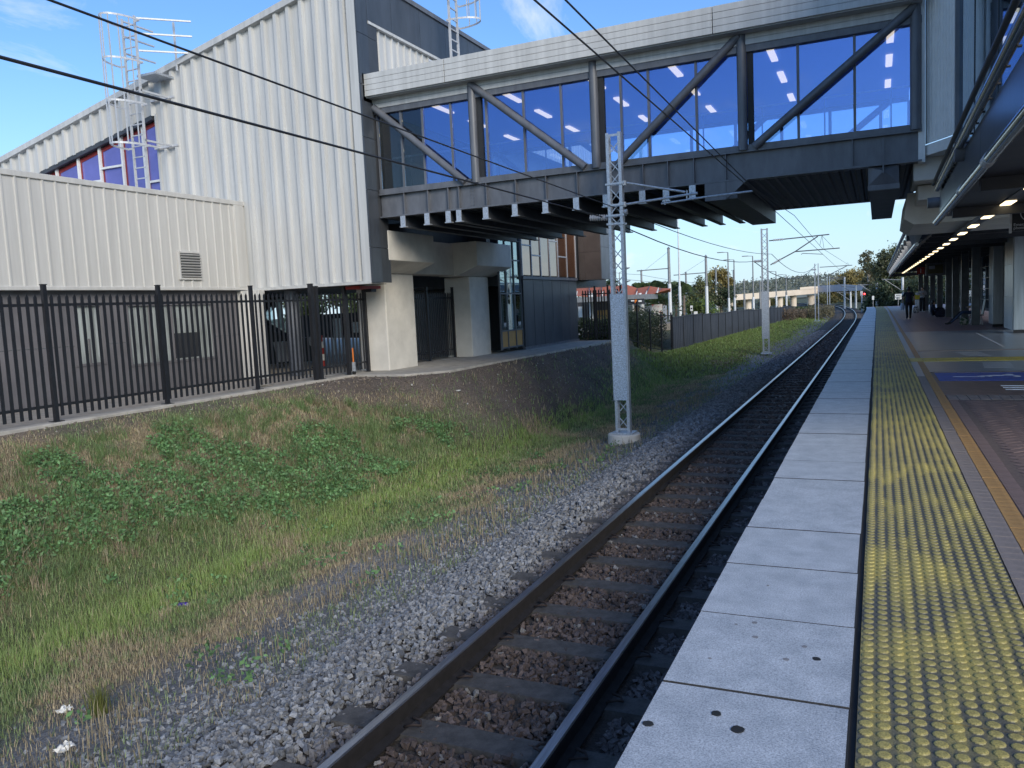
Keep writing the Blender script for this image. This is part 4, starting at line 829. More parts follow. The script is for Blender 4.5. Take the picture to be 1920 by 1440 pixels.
for i in range(3):
    for j in range(5):
        m = MB(); m.box(XT-.10, XT-.085, gc[i]+.025, gc[i+1]-.025, gzs[j]+.025, gzs[j+1]-.025); m.build('ochre_panel' if j == 0 else 'window_pane', M['ochre'] if j == 0 else M['gteal'], tw)
for c in gc: m = MB(); m.box(XT-.12, XT-.05, c-.025, c+.025, .1, 6); m.build('mullion', M['grey'], tw)
for z in gzs: m = MB(); m.box(XT-.118, XT-.055, 25.8, 27.65, z-.025, z+.025); m.build('transom', M['grey'], tw)
m = MB(); m.box(XT-1.6, XT-1.55, 25.8, 27.65, 0, 2.4); m.build('pale_inner_wall', M['conc'], tw)
m = MB(); m.box(XT-.4, XT-.36, 26.4, 26.62, .85, 1.85); m.build('yellow_poster', M['yel'], tw)
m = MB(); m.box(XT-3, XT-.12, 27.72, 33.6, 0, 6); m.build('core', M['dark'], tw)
for i, (a, b_) in enumerate(((-12.0, -11.72), (-11.715, -10.98))):
    for z0, z1 in ((2.66, 3.85), (3.86, 5.0), (5.01, 6.3)): m = MB(); m.box(a, b_, 34.0, 34.04, z0, z1); m.build('charcoal_panel', M['brownp'], tw)
for z0, z1 in ((2.66, 4.05), (4.06, 5.4), (5.41, 6.3)): m = MB(); m.box(-10.99, -10.97, 34.05, 36.2, z0, z1); m.build('charcoal_panel', M['grey'], tw)
m = MB(); m.box(-15, -11.0, 34.05, 36.2, 2.67, 6.3); m.build('upper_box', M['dark'], tw)

# ---------------------------------------------------------------- station on the right: canopies, concourse, shelter
cp = thing('near_canopy', 'near platform canopy with twin shiny steel tubes along its fascia', 'canopy', (4, 6, 2.9))
m = MB(); m.box(1.12, 9, 7.0, 17.2, 2.90, 3.0); m.build('soffit', M['canopy'], cp)
for i in range(3): m = MB(); m.box(1.06, 1.10, 7.38+i*3.27, 7.38+i*3.27+3.26, 2.86, 3.42); m.build('fascia_panel', M['fascia'], cp)
m = MB(); m.tube([(1.0, 6.8, 2.84), (1.0, 10, 2.82), (1.0, 17.15, 2.80)], .058, 16); m.build('lower_tube', M['tube'], cp, smooth=True)
m = MB(); m.tube([(1.0, 6.8, 3.565), (1.0, 7, 3.56), (1.0, 16.8, 3.38)], .055, 16); m.build('upper_tube', M['tube'], cp, smooth=True)
m = MB(); m.tube([(.93, 6.8, 3.665), (.93, 7, 3.66), (.93, 16.8, 3.46)], .03, 10); m.build('conduit', M['black'], cp, smooth=True)
for Y in (9.2, 11.9): m = MB(); m.tube([(1.0, Y, 2.825-.0), (1.0, Y+.28, 2.823)], .064, 16); m.build('tube_sleeve', M['galv'], cp, smooth=True)
for i in range(16): m = MB(); m.tube([(1.03, 7.2+i*.6, 3.5-i*.011), (1.06, 7.2+i*.6, 3.5-i*.011)], .012, 8); m.build('bolt', M['black'], cp)
pS = at(1790, 285, 12.6); m = MB(); m.tube([pS, pS+Vector((.42, 0, 0))], .135, 20); m.build('pipe_stub', M['grey'], cp, smooth=True)
pS = at(1739, 381, 17.6); m = MB(); m.tube([pS, pS+Vector((.4, 0, 0))], .10, 18); m.build('pipe_stub', M['grey'], cp, smooth=True)
for i in range(3): m = MB(); m.box(1.15, 9, 7.5+i*4, 7.65+i*4, 2.74, 2.895); m.build('soffit_beam', M['canopy'], cp)
lt = thing('light_trough', 'long suspended light trough with bright rectangular panels under the canopy', 'light', (1.9, 40, 2.87))
m = MB(); m.box(1.81, 1.99, 7.2, 76, 2.885, 2.96); m.build('trough', M['grey'], lt)
for i in range(-3, 24):
    Y = 15.25+i*2.53; m = MB(); m.box(1.825, 1.975, Y-.42, Y+.42, 2.87, 2.884); m.build('light_panel', M['lampc'], lt)
for i in range(20): m = MB(); m.box(1.89, 1.905, 15+i*3, 15.015+i*3, 2.96, 3.3); m.build('hanger', M['greydk'], lt)
cc = thing('concourse', 'overhead concourse with white ribbed corner and dark glass wall above the canopy', 'building', (5, 16, 4))
pr = ribs(0, 1.02, .085, .02, .012); du = Vector((.49, -.9, 0)).normalized(); dn = Vector((du.y, -du.x, 0)); vs = []
for u_, d in pr: p = Vector((.87, 18.2, 0))+du*u_+dn*d; vs += [(p.x, p.y, 4.4), (p.x, p.y, 9.5)]
m = MB(); m.add(vs, [(2*i, 2*i+2, 2*i+3, 2*i+1) for i in range(len(pr)-1)]); m.build('ribbed_corner', M['white'], cc)
a, b_ = Vector((.87, 18.2, 0)), Vector((.87, 18.2, 0))+du*1.04; m = MB(); m.prism([(p.x, p.y) for p in (a+dn*.03, b_+dn*.03, b_-dn*.4, a-dn*.4)], 'z', 4.17, 4.38); m.build('corner_base', M['white'], cc, bevel=.01)
m = MB(); m.box(.74, .86, 18.05, 18.3, 4.05, 9.5); m.build('corner_trim', M['white'], cc)
gy = [17.25, 14.6, 11.9, 9.2]
for a, b_ in zip(gy[:-1], gy[1:]): m = MB(); m.box(1.37, 1.385, b_+.012, a-.012, 3.95, 9.5); m.build('glass_pane', M['gland'], cc); m = MB(); m.box(1.36, 1.40, b_-.012, b_+.012, 3.95, 9.5); m.build('mullion', M['black'], cc)
m = MB(); m.box(1.31, 1.43, 17.2, 17.36, 3.95, 9.5); m.build('corner_trim', M['grey'], cc)
m = MB(); m.box(1.42, 9, 9.2, 27, 3.75, 3.95); m.box(1.30, 9, 9.2, 27, 9.5, 9.8); m.build('floor_slab', M['greydk'], cc)
m = MB(); m.box(4.6, 4.7, 9.2, 27, 3.96, 9.45); m.build('inner_wall', M['conc'], cc); m = MB(); m.box(1.5, 4.6, 9.2, 26, 7.6, 7.7); m.build('ceiling', M['conc'], cc)
for Y in (15.8, 13.2, 10.6): m = MB(); m.box(2.2, 2.5, Y-.6, Y+.6, 7.56, 7.598); m.build('ceiling_light', M['lampw'], cc)
m = MB(); m.box(.66, 3, 18.3, 20.2, 3.72, 4.20); m.build('concrete_beam', M['conc'], cc, bevel=.03); m = MB(); m.box(.76, 3, 18.9, 20.2, 3.40, 3.70); m.build('concrete_beam', M['conc'], cc, bevel=.03)
m = MB(); m.prism([(.62, 3.72), (.55, 3.16), (.75, 3.02), (9, 3.02), (9, 3.72)], 'y', 20.4, 24.5); m.build('crosshead', M['conc'], cc)
fc = thing('far_canopy', 'far platform canopy with open white edge brackets beyond the footbridge', 'canopy', (4, 50, 3))
m = MB(); m.add([(1.55, 24.6, 3.2), (9, 24.6, 3.3), (9, 80, 3.3), (1.55, 80, 3.2), (1.0, 24.6, 2.78), (1.0, 80, 2.78), (9, 24.6, 3.45), (9, 80, 3.45), (1.55, 24.6, 3.35), (1.55, 80, 3.35)], [(0, 1, 2, 3), (0, 3, 5, 4), (8, 6, 7, 9), (4, 5, 9, 8), (2, 1, 6, 7), (3, 2, 7, 9, 5), (1, 0, 4, 8, 6)]); m.build('roof', M['canopy'], fc)
m = MB(); m.tube([(.97, 24.6, 2.78), (.97, 80.2, 2.78)], .055, 12); m.build('edge_tube', M['tube'], fc, smooth=True); m = MB(); m.tube([(.82, 24.6, 3.42), (.82, 80.2, 3.35)], .06, 12); m.build('edge_tube', M['lad'], fc, smooth=True)
for i in range(19):
    Y = 25.2+i*3.0; m = MB(); m.prism([(1.0, 2.80), (.86, 3.36), (1.3, 3.40)], 'y', Y, Y+.03); m.build('bracket', M['clad'], fc); m = MB(); m.box(.84, 1.5, Y+.6, Y+1.2, 3.12, 3.3); m.build('outrigger', M['canopy'], fc)
for i in range(18): m = MB(); m.box(1.4, 9, 26+i*3.05, 26.12+i*3.05, 3.02, 3.19); m.build('soffit_beam', M['canopy'], fc)
m = MB(); m.box(.95, 9, 80.0, 80.12, 2.72, 3.0); m.build('end_fascia', M['canopy'], fc)
sh = thing('platform_building', 'platform building with silver end panels, steel columns and dark gridded glazing', 'building', (5, 45, 0))
for x0, x1, Y in ((4.02, 4.50, 30.6), (4.51, 5.2, 30.62), (3.98, 4.42, 35.5)): m = MB(); m.box(x0, x1, Y, Y+.08, .1, 3.3); m.build('silver_panel', M['steel'], sh, bevel=.01); m = MB(); m.box(x0, x1, Y+.005, Y+.07, 0, .1); m.build('plinth', M['black'], sh)
for y0, y1 in ((30.7, 32.6), (35.6, 36.9)):
    for k in range(3): z0 = .1+k*1.07; m = MB(); m.box(4.0, 4.05, y0, y1, z0, z0+1.06); m.build('silver_panel', M['steel'], sh)
m = MB(); m.box(4.3, 9, 32.7, 35.4, 0, 3.3); m.build('dark_core', M['dark'], sh)
for Y in (37.6, 41.3, 45, 48.3, 53.5, 58.6, 64, 69.5):
    X = 3.62-(Y-37.6)*.019+bend(Y); m = MB(); m.box(X-.15, X+.15, Y-.012, Y+.012, 0, 3.2); m.box(X-.15, X-.13, Y-.15, Y+.15, 0, 3.2); m.box(X+.13, X+.15, Y-.15, Y+.15, 0, 3.2); m.build('steel_column', M['col'], sh)
for i in range(8):
    y0 = 37+i*4; m = MB(); m.box(5.0, 5.012, y0+.06, y0+3.94, .3, 3.1); m.build('glass_pane', M['gdark'], sh); m = MB(); m.box(4.96, 5.05, y0-.05, y0+.05, 0, 3.2); m.build('mullion', M['col'], sh)
    for k in range(6): m = MB(); m.box(4.985, 5.025, y0+.06, y0+3.94, .3+k*.55, .33+k*.55); m.build('transom', M['col'], sh)
m = MB(); m.box(3.7, 4.15, 46.6, 50.2, .42, .46); [m.box(3.75, 4.1, y, y+.05, 0, .42) for y in (46.8, 49.9)]; bn = m.build('bench', M['steel']); tag(bn, 'low steel bench slab between the shelter columns', 'bench')

def text(s_, size, loc, rot, m_, par, name='lettering', align='CENTER', ext=.003):
    c = bpy.data.curves.new(name, 'FONT'); c.body = s_; c.size = size; c.align_x = align; c.extrude = ext
    o = bpy.data.objects.new(name, c); COL.objects.link(o); bpy.context.view_layer.update(); me = bpy.data.meshes.new_from_object(o.evaluated_get(bpy.context.evaluated_depsgraph_get())); bpy.data.objects.remove(o)
    me.materials.clear(); me.materials.append(m_); o = link(name, me, par, loc); o.rotation_euler = rot; return o
FR = (R(90), 0, 0)
a, b_ = at(1893, 386, 16.5), at(1893, 434, 16.5); ps = thing('phone_sign', 'hanging dark sign with white emergency phone emblem', 'sign', a)
m = MB(); m.box(a.x+.04, a.x+.56, 16.5, 16.54, b_.z, a.z+.04); pn_ = m.build('panel', M['black'], ps); m = MB(); m.box(a.x-.0, a.x+.035, 16.49, 16.55, b_.z-.03, a.z+.05); m.build('bracket', M['lad'], ps)
m = MB(); cx, cz = a.x+.30, a.z-.14
for k in range(28):
    a0, a1 = 2*math.pi*k/28, 2*math.pi*(k+1)/28; m.prism([(cx+r_*math.cos(q_), cz+r_*math.sin(q_)) for q_, r_ in ((a0, .13), (a1, .13), (a1, .143), (a0, .143))], 'y', 16.494, 16.4995)
for k in range(12):
    a0, a1 = R(100+k*13.5), R(100+(k+1)*13.5); m.prism([(cx+.02+r_*math.cos(q_), cz+r_*math.sin(q_)) for q_, r_ in ((a0, .045), (a1, .045), (a1, .085), (a0, .085))], 'y', 16.494, 16.4995)
m.box(cx+.0, cx+.10, 16.494, 16.4995, cz-.015, cz+.015); m.box(cx+.035, cx+.065, 16.4945, 16.4998, cz-.05, cz+.05); m.build('emblem', M['wpaint'], pn_)
text('Emergency', .07, (a.x+.06, 16.497, b_.z+.085), FR, M['wpaint'], pn_, align='LEFT'); text('phone', .07, (a.x+.06, 16.497, b_.z+.03), FR, M['wpaint'], pn_, align='LEFT')
m = MB(); m.box(a.x+.25, a.x+.28, 16.5, 16.53, a.z+.04, 2.95); m.build('hanger', M['greydk'], ps)
db = thing('departure_board', 'grey hanging departure board with amber screen and timetable text', 'display', (2.9, 50, 2.3))
m = MB(); m.box(2.42, 3.38, 50, 50.2, 2.24, 2.94); m.build('housing', M['grey'], db, bevel=.02); m = MB(); m.box(2.53, 3.26, 49.985, 49.998, 2.36, 2.82); scr_ = m.build('screen', M['amber'], db)
m = MB(); m.box(2.56, 2.86, 49.975, 49.984, 2.60, 2.78); m.build('timetable_text', M['fargrey'], scr_); m = MB(); m.box(2.88, 2.92, 50.05, 50.1, 2.94, 3.2); m.build('hanger', M['greydk'], db)
ns = thing('platform_number_sign', 'small red hanging sign with white number one', 'sign', (2.16, 50, 2.36)); m = MB(); m.box(1.98, 2.36, 50, 50.05, 2.36, 2.74); pn_ = m.build('panel', M['red'], ns); text('1', .34, (2.17, 49.99, 2.43), FR, M['wpaint'], pn_); m = MB(); m.box(2.15, 2.18, 50.01, 50.04, 2.74, 3.2); m.build('hanger', M['greydk'], ns)

# ---------------------------------------------------------------- beyond the slate fence: tram stop, poles, road bridge, far line-side things
def tram_pole(px, pyt, pyb, Y, label, r_=.14, arm=None):
    a, b_ = at(px, pyt, Y), at(px, pyb, Y); z0 = -.6; X = b_.x; t = thing('tram_pole', label, 'pole', (X, Y, z0), 'tram stop poles'); H = a.z-z0; zw = z0+(H)*.5
    m = MB(); m.tube([(X, Y, z0), (X, Y, zw)], [r_*1.25, r_*1.15], 12); m.build('white_sleeve', M['polew'], t, smooth=True)
    m = MB(); m.tube([(X, Y, zw), (X, Y, a.z-.25), (X, Y, a.z-.24), (X, Y, a.z)], [r_, r_*.85, r_*1.3, .01], 12); m.build('shaft', M['poleg'], t, smooth=True)
    if arm:
        e = at(arm[0], arm[1], Y); s_ = Vector((X, Y, at(px, arm[2], Y).z)); m = MB(); m.tube([s_, e], .05, 8); m.build('arm', M['poleg'], t, smooth=True); m = MB(); m.tube([(X, Y, a.z-.5), s_.lerp(e, .75)], .012, 5); m.build('stay', M['cable'], t)
LB = 'tram pole with white lower sleeve '
tram_pole(1257, 462, 592, 85, LB+'at the tip of the terracotta sail', .16, (1194, 508, 503)); tram_pole(1326, 477, 590, 92, LB+'in front of the tall eucalypt', .15, (1263, 516, 511))
tram_pole(1135, 497, 560, 105, LB+'behind the charcoal tower corner', .16); tram_pole(1205, 505, 592, 112, LB+'rising among the palm crowns', .15); tram_pole(1288, 509, 592, 118, LB+'between the thin pole and the eucalypt', .15); tram_pole(1344, 500, 588, 122, LB+'under the sunlit eucalypt crown', .15)
def lamp(px, pyt, pyb, Y, label, arm=-1, r_=.09):
    a, b_ = at(px, pyt, Y), at(px, pyb, Y); X = b_.x; t = thing('street_lamp', label, 'street lamp', (X, Y, -.6), 'street lamps along the busway')
    m = MB(); m.tube([(X, Y, -.6), (X, Y, 1.5)], r_*1.5, 10); m.build('white_sleeve', M['polew'], t, smooth=True); m = MB(); m.tube([(X, Y, 1.5), (X, Y, a.z)], [r_, r_*.7], 10); m.build('shaft', M['poleg'], t, smooth=True)
    m = MB(); m.bar((X, Y, a.z), (X+arm*.9, Y, a.z+.05), .07, .06); m.box(min(X+arm*.5, X+arm*1.2), max(X+arm*.5, X+arm*1.2), Y-.12, Y+.12, a.z, a.z+.09); m.build('lantern', M['poleg'], t)
LL = 'street lamp with short flat lantern '
for i, (px, pyt, Y, w_) in enumerate(((1367, 473, 95, 'just past the sunlit eucalypt'), (1378, 487, 100, 'second past the sunlit eucalypt'), (1413, 480, 98, 'close beside the far lattice mast'), (1456, 509, 120, 'behind the far lattice mast over the slate fence'), (1475, 515, 130, 'above the pale road bridge end'))): lamp(px, pyt, 580, Y, LL+w_)
for i, (px, pyt, Y, w_) in enumerate(((1375, 506, 128, 'thin bare pole nearest the lamp pair'), (1395, 523, 140, 'thin bare pole left of the far lattice mast'), (1425, 527, 140, 'thin bare pole half hidden by the far lattice mast'), (1474, 526, 150, 'thin bare pole beside the last street lamp'))):
    a = at(px, pyt, Y); m = MB(); m.tube([(a.x, Y, -.6), (a.x, Y, 2)], .16, 10); m.tube([(a.x, Y, 2), (a.x, Y, a.z)], .11, 10); tag(m.build('line_pole', M['poleg'], smooth=True), w_, 'pole')
a = at(1271, 420, 88); m = MB(); m.tube([(a.x-.0, 88, -.6), (a.x, 88, 3)], .16, 10); m.tube([(a.x, 88, 3), (a.x, 88, a.z+1)], [.11, .05], 10); tag(m.build('flag_pole', M['polew'], smooth=True), 'very tall thin pale pole rising out of the palms', 'pole')
for px, py, Y, w_ in ((1134, 489, 95, 'pale cobra head lamp beside the charcoal tower edge'), (1178, 503, 100, 'cobra head lamp reaching past the near mast'), (1180, 527, 125, 'lower far cobra head lamp behind the near mast')):
    a = at(px, py, Y); t = thing('street_lamp', w_, 'street lamp', (a.x-1.2, Y, -.6)); m = MB(); m.tube([(a.x-1.2, Y, -.6), (a.x-1.2, Y, a.z-.5), (a.x, Y, a.z)], .06, 8); m.build('shaft', M['poleg'], t); m = MB(); m.tube([(a.x-.5, Y, a.z-.05), (a.x-.2, Y, a.z), (a.x+.2, Y, a.z+.06)], [.04, .13, .05], 8); m.build('lantern', M['poleg'], t)
# tram contact wires
for pts, w_ in (([(1110, 505), (1200, 515), (1300, 530), (1420, 545)], 'faint tram wire strung over the terracotta sail'), ([(1110, 516), (1260, 531), (1400, 542)], 'lower faint tram wire strung over the terracotta sail')):
    P = [at(x, y, 85+i*18) for i, (x, y) in enumerate(pts)]; wire('tram_wire', w_, P, .02, sag=.1)
# terracotta sails
sl_ = thing('shade_sail', 'terracotta fabric shade roof with scalloped ridge over the tram stop', 'canopy', at(1180, 600, 72)); sl_.location.z = -.6
up_ = [(1080, 537), (1105, 534), (1128, 533), (1150, 539), (1172, 533), (1195, 541), (1218, 537), (1240, 541), (1258, 541)]; lo_ = [(1080, 555), (1105, 557), (1128, 556), (1150, 556), (1172, 556), (1192, 556), (1210, 555), (1232, 549), (1256, 542.5)]
for i in range(8):
    m = MB(); n_ = 6; vs = []; fs = []
    for j in range(n_+1):
        for k in (0, 1):
            u0, l0 = at(*up_[i+k], 80), at(*lo_[i+k], 68); t_ = j/n_; p = u0.lerp(l0, t_); p.z -= .28*math.sin(math.pi*t_); vs.append(p)
    fs = [(2*j, 2*j+1, 2*j+3, 2*j+2) for j in range(n_)]; m.add(vs, fs); o = m.build('fabric_bay', M['sail'], sl_); so_ = o.modifiers.new('thickness', 'SOLIDIFY'); so_.thickness = .03
    a = at(*lo_[i], 68); m = MB(); m.tube([a, a+Vector((.15, 0, .45))], [.09, .02], 6); m.build('tie_cone', M['polew'], sl_); m = MB(); p = at(*up_[i], 80); m.tube([p, a], .04, 6); m.build('ridge_tube', M['greydk'], sl_)
for px in (1108, 1200): a = at(px, 556, 68); m = MB(); m.tube([(a.x, 68, -.6), (a.x, 68, a.z+.3)], .22 if px < 1150 else .14, 12); m.build('post', M['polew'], sl_, smooth=True)
kb = thing('tram_kiosk', 'low flat roofed kiosk with dark and orange signboards under the sail', 'kiosk', at(1185, 600, 66)); kb.location.z = -.6
def kbx(x0, y0, x1, y1, Y, th, name, m_): a, b_ = at(x0, y0, Y), at(x1, y1, Y); m = MB(); m.box(min(a.x, b_.x), max(a.x, b_.x), Y, Y+th, min(a.z, b_.z), max(a.z, b_.z)); m.build(name, m_, kb)
kbx(1082, 558, 1211, 561, 65, 4, 'roof', M['poleg']); kbx(1172, 561.5, 1208, 570, 65, .1, 'signboard', M['dark']); kbx(1190, 562, 1194, 568, 64.9, .05, 'orange_sign', M['org']); kbx(1197, 563, 1203, 566, 64.9, .05, 'white_sign', M['white']); kbx(1183, 563, 1189, 565, 64.9, .05, 'white_sign', M['white'])
kbx(1186, 570, 1188.5, 600, 65, .2, 'post', M['conc']); kbx(1203, 570, 1207, 600, 65, .3, 'post', M['conc']); kbx(1188, 574, 1201, 588, 69, .2, 'tan_wall', M['brickw']); kbx(1082, 562, 1150, 600, 69, .2, 'shop_wall', M['brownp']); kbx(1084, 575, 1092, 595, 68.8, .1, 'poster', M['white']); kbx(1118, 582, 1140, 600, 68.7, .1, 'ochre_base', M['ochre'])
def hoard(x0, y0, x1, y1, Y, m_, label, name='hoarding'): a, b_ = at(x0, y0, Y), at(x1, y1, Y); m = MB(); m.box(a.x, b_.x, Y, Y+.1, -.6, max(a.z, b_.z)); tag(m.build(name, m_), label, 'hoarding')
stripe = mat('red chevron hoarding', (.5, .07, .06), .6, col2=(.6, .6, .6), thr=(.46, .52), scale=.9)
hoard(1208, 574, 1222, 590, 76, M['fargrey'], 'grey blue transformer cabinet between kiosk and red hoarding', 'cabinet'); hoard(1222, 571, 1242, 591, 77, stripe, 'red and white patterned hoarding below the palms'); hoard(1243, 573, 1250, 590, 78, M['fargrey'], 'narrow grey cabinet beside the red hoarding', 'cabinet')
def sign(px0, py0, px1, py1, Y, m_, label, name='warning_sign', zb=-.8):
    a, b_ = at(px0, py0, Y), at(px1, py1, Y); t = thing(name, label, 'sign', ((a.x+b_.x)/2, Y, zb)); m = MB(); m.box(min(a.x, b_.x), max(a.x, b_.x), Y, Y+.03, min(a.z, b_.z), max(a.z, b_.z)); m.build('panel', m_, t); m = MB(); x = (a.x+b_.x)/2; m.tube([(x, Y+.07, zb), (x, Y+.07, max(a.z, b_.z))], .035, 8); m.build('post', M['poleg'], t); return t
def blot(t, px0, py0, px1, py1, Y, m_): a, b_ = at(px0, py0, Y), at(px1, py1, Y); m = MB(); m.box(min(a.x, b_.x), max(a.x, b_.x), Y-.012, Y-.002, min(a.z, b_.z), max(a.z, b_.z)); m.build('print', m_, t)
t = sign(1294, 573, 1299, 583, 80, M['white'], 'white sign with black symbol beside a tram pole behind the slate fence', 'traffic_sign'); blot(t, 1295, 577, 1298, 580, 80, M['black'])
sign(1301, 584, 1308, 592, 76, M['white'], 'low white notice just above the slate fence top')
t = sign(1678, 551.5, 1690.5, 556, 90, M['white'], 'upper white text board at the platform end', zb=-.05); blot(t, 1680, 553, 1689, 554, 90, M['black']); t = sign(1678, 557, 1690.5, 561, 90.1, M['white'], 'lower white text board at the platform end', zb=-.05); blot(t, 1680, 558.6, 1688, 559.5, 90.1, M['black'])
sign(1635, 555, 1639, 562, 92, M['white'], 'small white post sign by the end of the tactile strip', zb=-1)
sg = thing('rail_signal', 'rail signal with white backboard and one red light', 'signal', at(1620, 575, 115)); sg.location.z = -1.2
for (x0, y0, x1, y1, m_, nm) in ((1613, 546, 1618, 554, M['white'], 'backboard'), (1618.5, 546, 1624, 554, M['black'], 'signal_head'), (1614.5, 554, 1617.5, 572, M['polew'], 'post'), (1620, 554, 1622, 574, M['poleg'], 'post')):
    a, b_ = at(x0, y0, 115), at(x1, y1, 115); m = MB(); m.box(a.x, b_.x, 115, 115.12, b_.z if nm != 'post' else -1.2, a.z); m.build(nm, m_, sg)
a = at(1621, 551, 114.9); m = MB(); m.tube([a, a+Vector((0, .05, 0))], .1, 10); m.build('red_lamp', mat('red signal lamp', (.6, .02, .02), .4, var=0, emit=(1, .05, .05, 4)), sg)
for px, py0, py1, Y, w_ in ((1644.5, 530, 574, 110, 'concrete line mast behind the signal at the platform end'), (1692.5, 520, 572, 105, 'concrete line mast under the far canopy end'), (1595, 546, 572, 150, 'pale far line mast under the grey bridge span'), (1605, 535, 572, 145, 'pale far line mast in front of the grey bridge span'), (1584, 520, 580, 140, 'tall far steel mast on the curve')):
    a, b_ = at(px, py0, Y), at(px, py1, Y); t = thing('line_mast', w_, 'mast', (b_.x, Y, -1.2)); m = MB(); m.tube([(b_.x, Y, -1.2), (b_.x, Y, a.z)], [.16, .13], 10); m.build('shaft', M['polew'], t, smooth=True); m = MB(); m.tube([(b_.x, Y, a.z-.3), (b_.x-2.2, Y, a.z-.1)], .05, 6); m.tube([(b_.x, Y, a.z-1.6), (b_.x-1.9, Y, a.z-.15)], .05, 6); m.build('cantilever', M['poleg'], t)
hp = thing('help_point', 'yellow topped white help point cabinet beside a steel column', 'cabinet', (2.55, 63.5, 0)); a, b_ = at(1713, 552, 63.5), at(1726, 561, 63.5)
m = MB(); m.box(a.x, b_.x, 63.4, 63.5, b_.z, a.z-.05); m.build('yellow_panel', M['yel'], hp); m = MB(); m.box(a.x+.12, b_.x-.03, 63.41, 63.8, 0, b_.z-.02); m.build('cabinet', M['white'], hp, bevel=.02); m = MB(); m.box(a.x+.1, b_.x-.15, 63.42, 63.5, a.z-.045, a.z+.12); m.build('white_panel', M['white'], hp)
# road bridge
rb = thing('road_bridge', 'long pale road bridge crossing beyond the curve on dark columns', 'bridge', at(1500, 575, 180)); rb.location.z = -1.2
def deck(pts, Y0, th, name, m_, dY=0):
    v0 = []
    for x, yt, yb, Y in pts: a, b_ = at(x, yt, Y), at(x, yb, Y); v0 += [a, b_, b_+Vector((0, th, 0)), a+Vector((0, th, 0))]
    n_ = len(pts); fs = []
    for i in range(n_-1):
        for j in range(4): fs.append((4*i+j, 4*i+(j+1) % 4, 4*i+4+(j+1) % 4, 4*i+4+j))
    fs += [(3, 2, 1, 0), (4*n_-4, 4*n_-3, 4*n_-2, 4*n_-1)]; m = MB(); m.add(v0, fs); m.build(name, m_, rb)
deck([(1330, 556, 566, 172), (1420, 549, 560, 182), (1500, 543, 553, 196), (1534, 540, 550, 203)], 0, 9, 'deck', M['farwhite']); deck([(1500, 539, 543.5, 195.8), (1520, 537, 542, 199.8), (1534, 537, 540.5, 202.8)], 0, .3, 'parapet', M['farwhite'])  # warm sunlight on this stretch is in the tan colour
deck([(1534, 536, 548, 203), (1580, 533, 546, 197), (1634, 536, 544, 192)], 0, 9, 'shaded_span', M['fargrey'])  # shade on this stretch is painted as blue grey
for px, Y in ((1366, 177), (1400, 181), (1436, 186), (1460, 190), (1486, 195), (1520, 202)): a = at(px, 556, Y); m = MB(); m.tube([(a.x, Y+2, -1.5), (a.x, Y+2, a.z+.3)], .7 if px != 1520 else 1.0, 10); m.build('pier', M['farwhite'], rb, smooth=True)

# ---------------------------------------------------------------- vegetation
def leafcloud(cen, size, col, seed, aspect=.55, droop=0):
    g = np.random.default_rng(seed); n = len(cen); a = g.normal(0, 1, (n, 3)); a[:, 2] -= droop; a /= np.linalg.norm(a, axis=1)[:, None]
    b_ = np.cross(a, g.normal(0, 1, (n, 3))); b_ /= np.linalg.norm(b_, axis=1)[:, None]; s_ = size*g.uniform(.6, 1.4, (n, 1)); A, B = a*s_, b_*s_*aspect
    v = np.stack([cen-A, cen+B, cen+A, cen-B], 1).reshape(-1, 3); f = np.arange(4*n).reshape(n, 4)
    return v, f, np.repeat(col, 4, 0)
def crown_pts(blobs, per, seed, clump=.32):
    g = np.random.default_rng(seed); out = []; vv = []
    for (x, y, z, rx, ry, rz, w_) in blobs:
        k = max(3, int(w_)); d = g.normal(0, 1, (k, 3)); d /= np.linalg.norm(d, axis=1)[:, None]; r_ = g.uniform(.45, 1, (k, 1))**.6
        c = np.array([x, y, z])+d*r_*np.array([rx, ry, rz]); tone = g.uniform(.65, 1.3, k)
        for ci, t_ in zip(c, tone):
            p = ci+g.normal(0, 1, (per, 3))*np.array([rx, ry, rz])*clump*g.uniform(.5, 1.1); out.append(p); vv.append(np.full(per, t_))
    return np.concatenate(out), np.concatenate(vv)
def tree(name, label, X, Y, z0, H, blobs, per, size, col, seed, bark='bark', group=None, tr=.25, cat='tree', lean=0, limbs=5, droop=0, forkz=.35):
    t = thing(name, label, cat, (X, Y, z0), group); g = np.random.default_rng(seed)
    ab = [(X+b_[0], Y+b_[1], z0+b_[2], *b_[3:]) for b_ in blobs]
    m = MB(); top = z0+H*.8; m.tube([(X, Y, z0-.3), (X+lean*.3, Y, z0+H*forkz), (X+lean, Y, top)], [tr, tr*.7, tr*.15], 8)
    for i in range(min(limbs, len(ab))):
        b_ = ab[i]; m.tube([(X+lean*.3, Y, z0+H*(forkz+.05*(i % 3))), ((X+b_[0])/2, (Y+b_[1])/2, b_[2]-b_[5]*.6), (b_[0], b_[1], b_[2]+b_[5]*.2)], [tr*.55, tr*.32, tr*.08], 6)
    m.build('trunk', M[bark], t, smooth=True)
    p, tone = crown_pts(ab, per, seed); c = np.array(col)[None]*tone[:, None]*g.uniform(.8, 1.2, (len(p), 1)); v, f, cc_ = leafcloud(p, size, c, seed+1, droop=droop); link('crown', npmesh('crown', v, f, M['leaf'], cc_), t); return t
def blobs_box(x0, x1, z0, z1, n, r_, seed, w_=9, dy=1.5):
    g = np.random.default_rng(seed); return [(g.uniform(x0, x1), g.uniform(-dy, dy), g.uniform(z0, z1), r_*g.uniform(.7, 1.2), r_, r_*g.uniform(.6, .95), w_) for _ in range(n)]
OL, DG, YG = (.105, .10, .038), (.035, .055, .022), (.11, .115, .035)
a = at(1347, 500, 125); zt = a.z+1.0
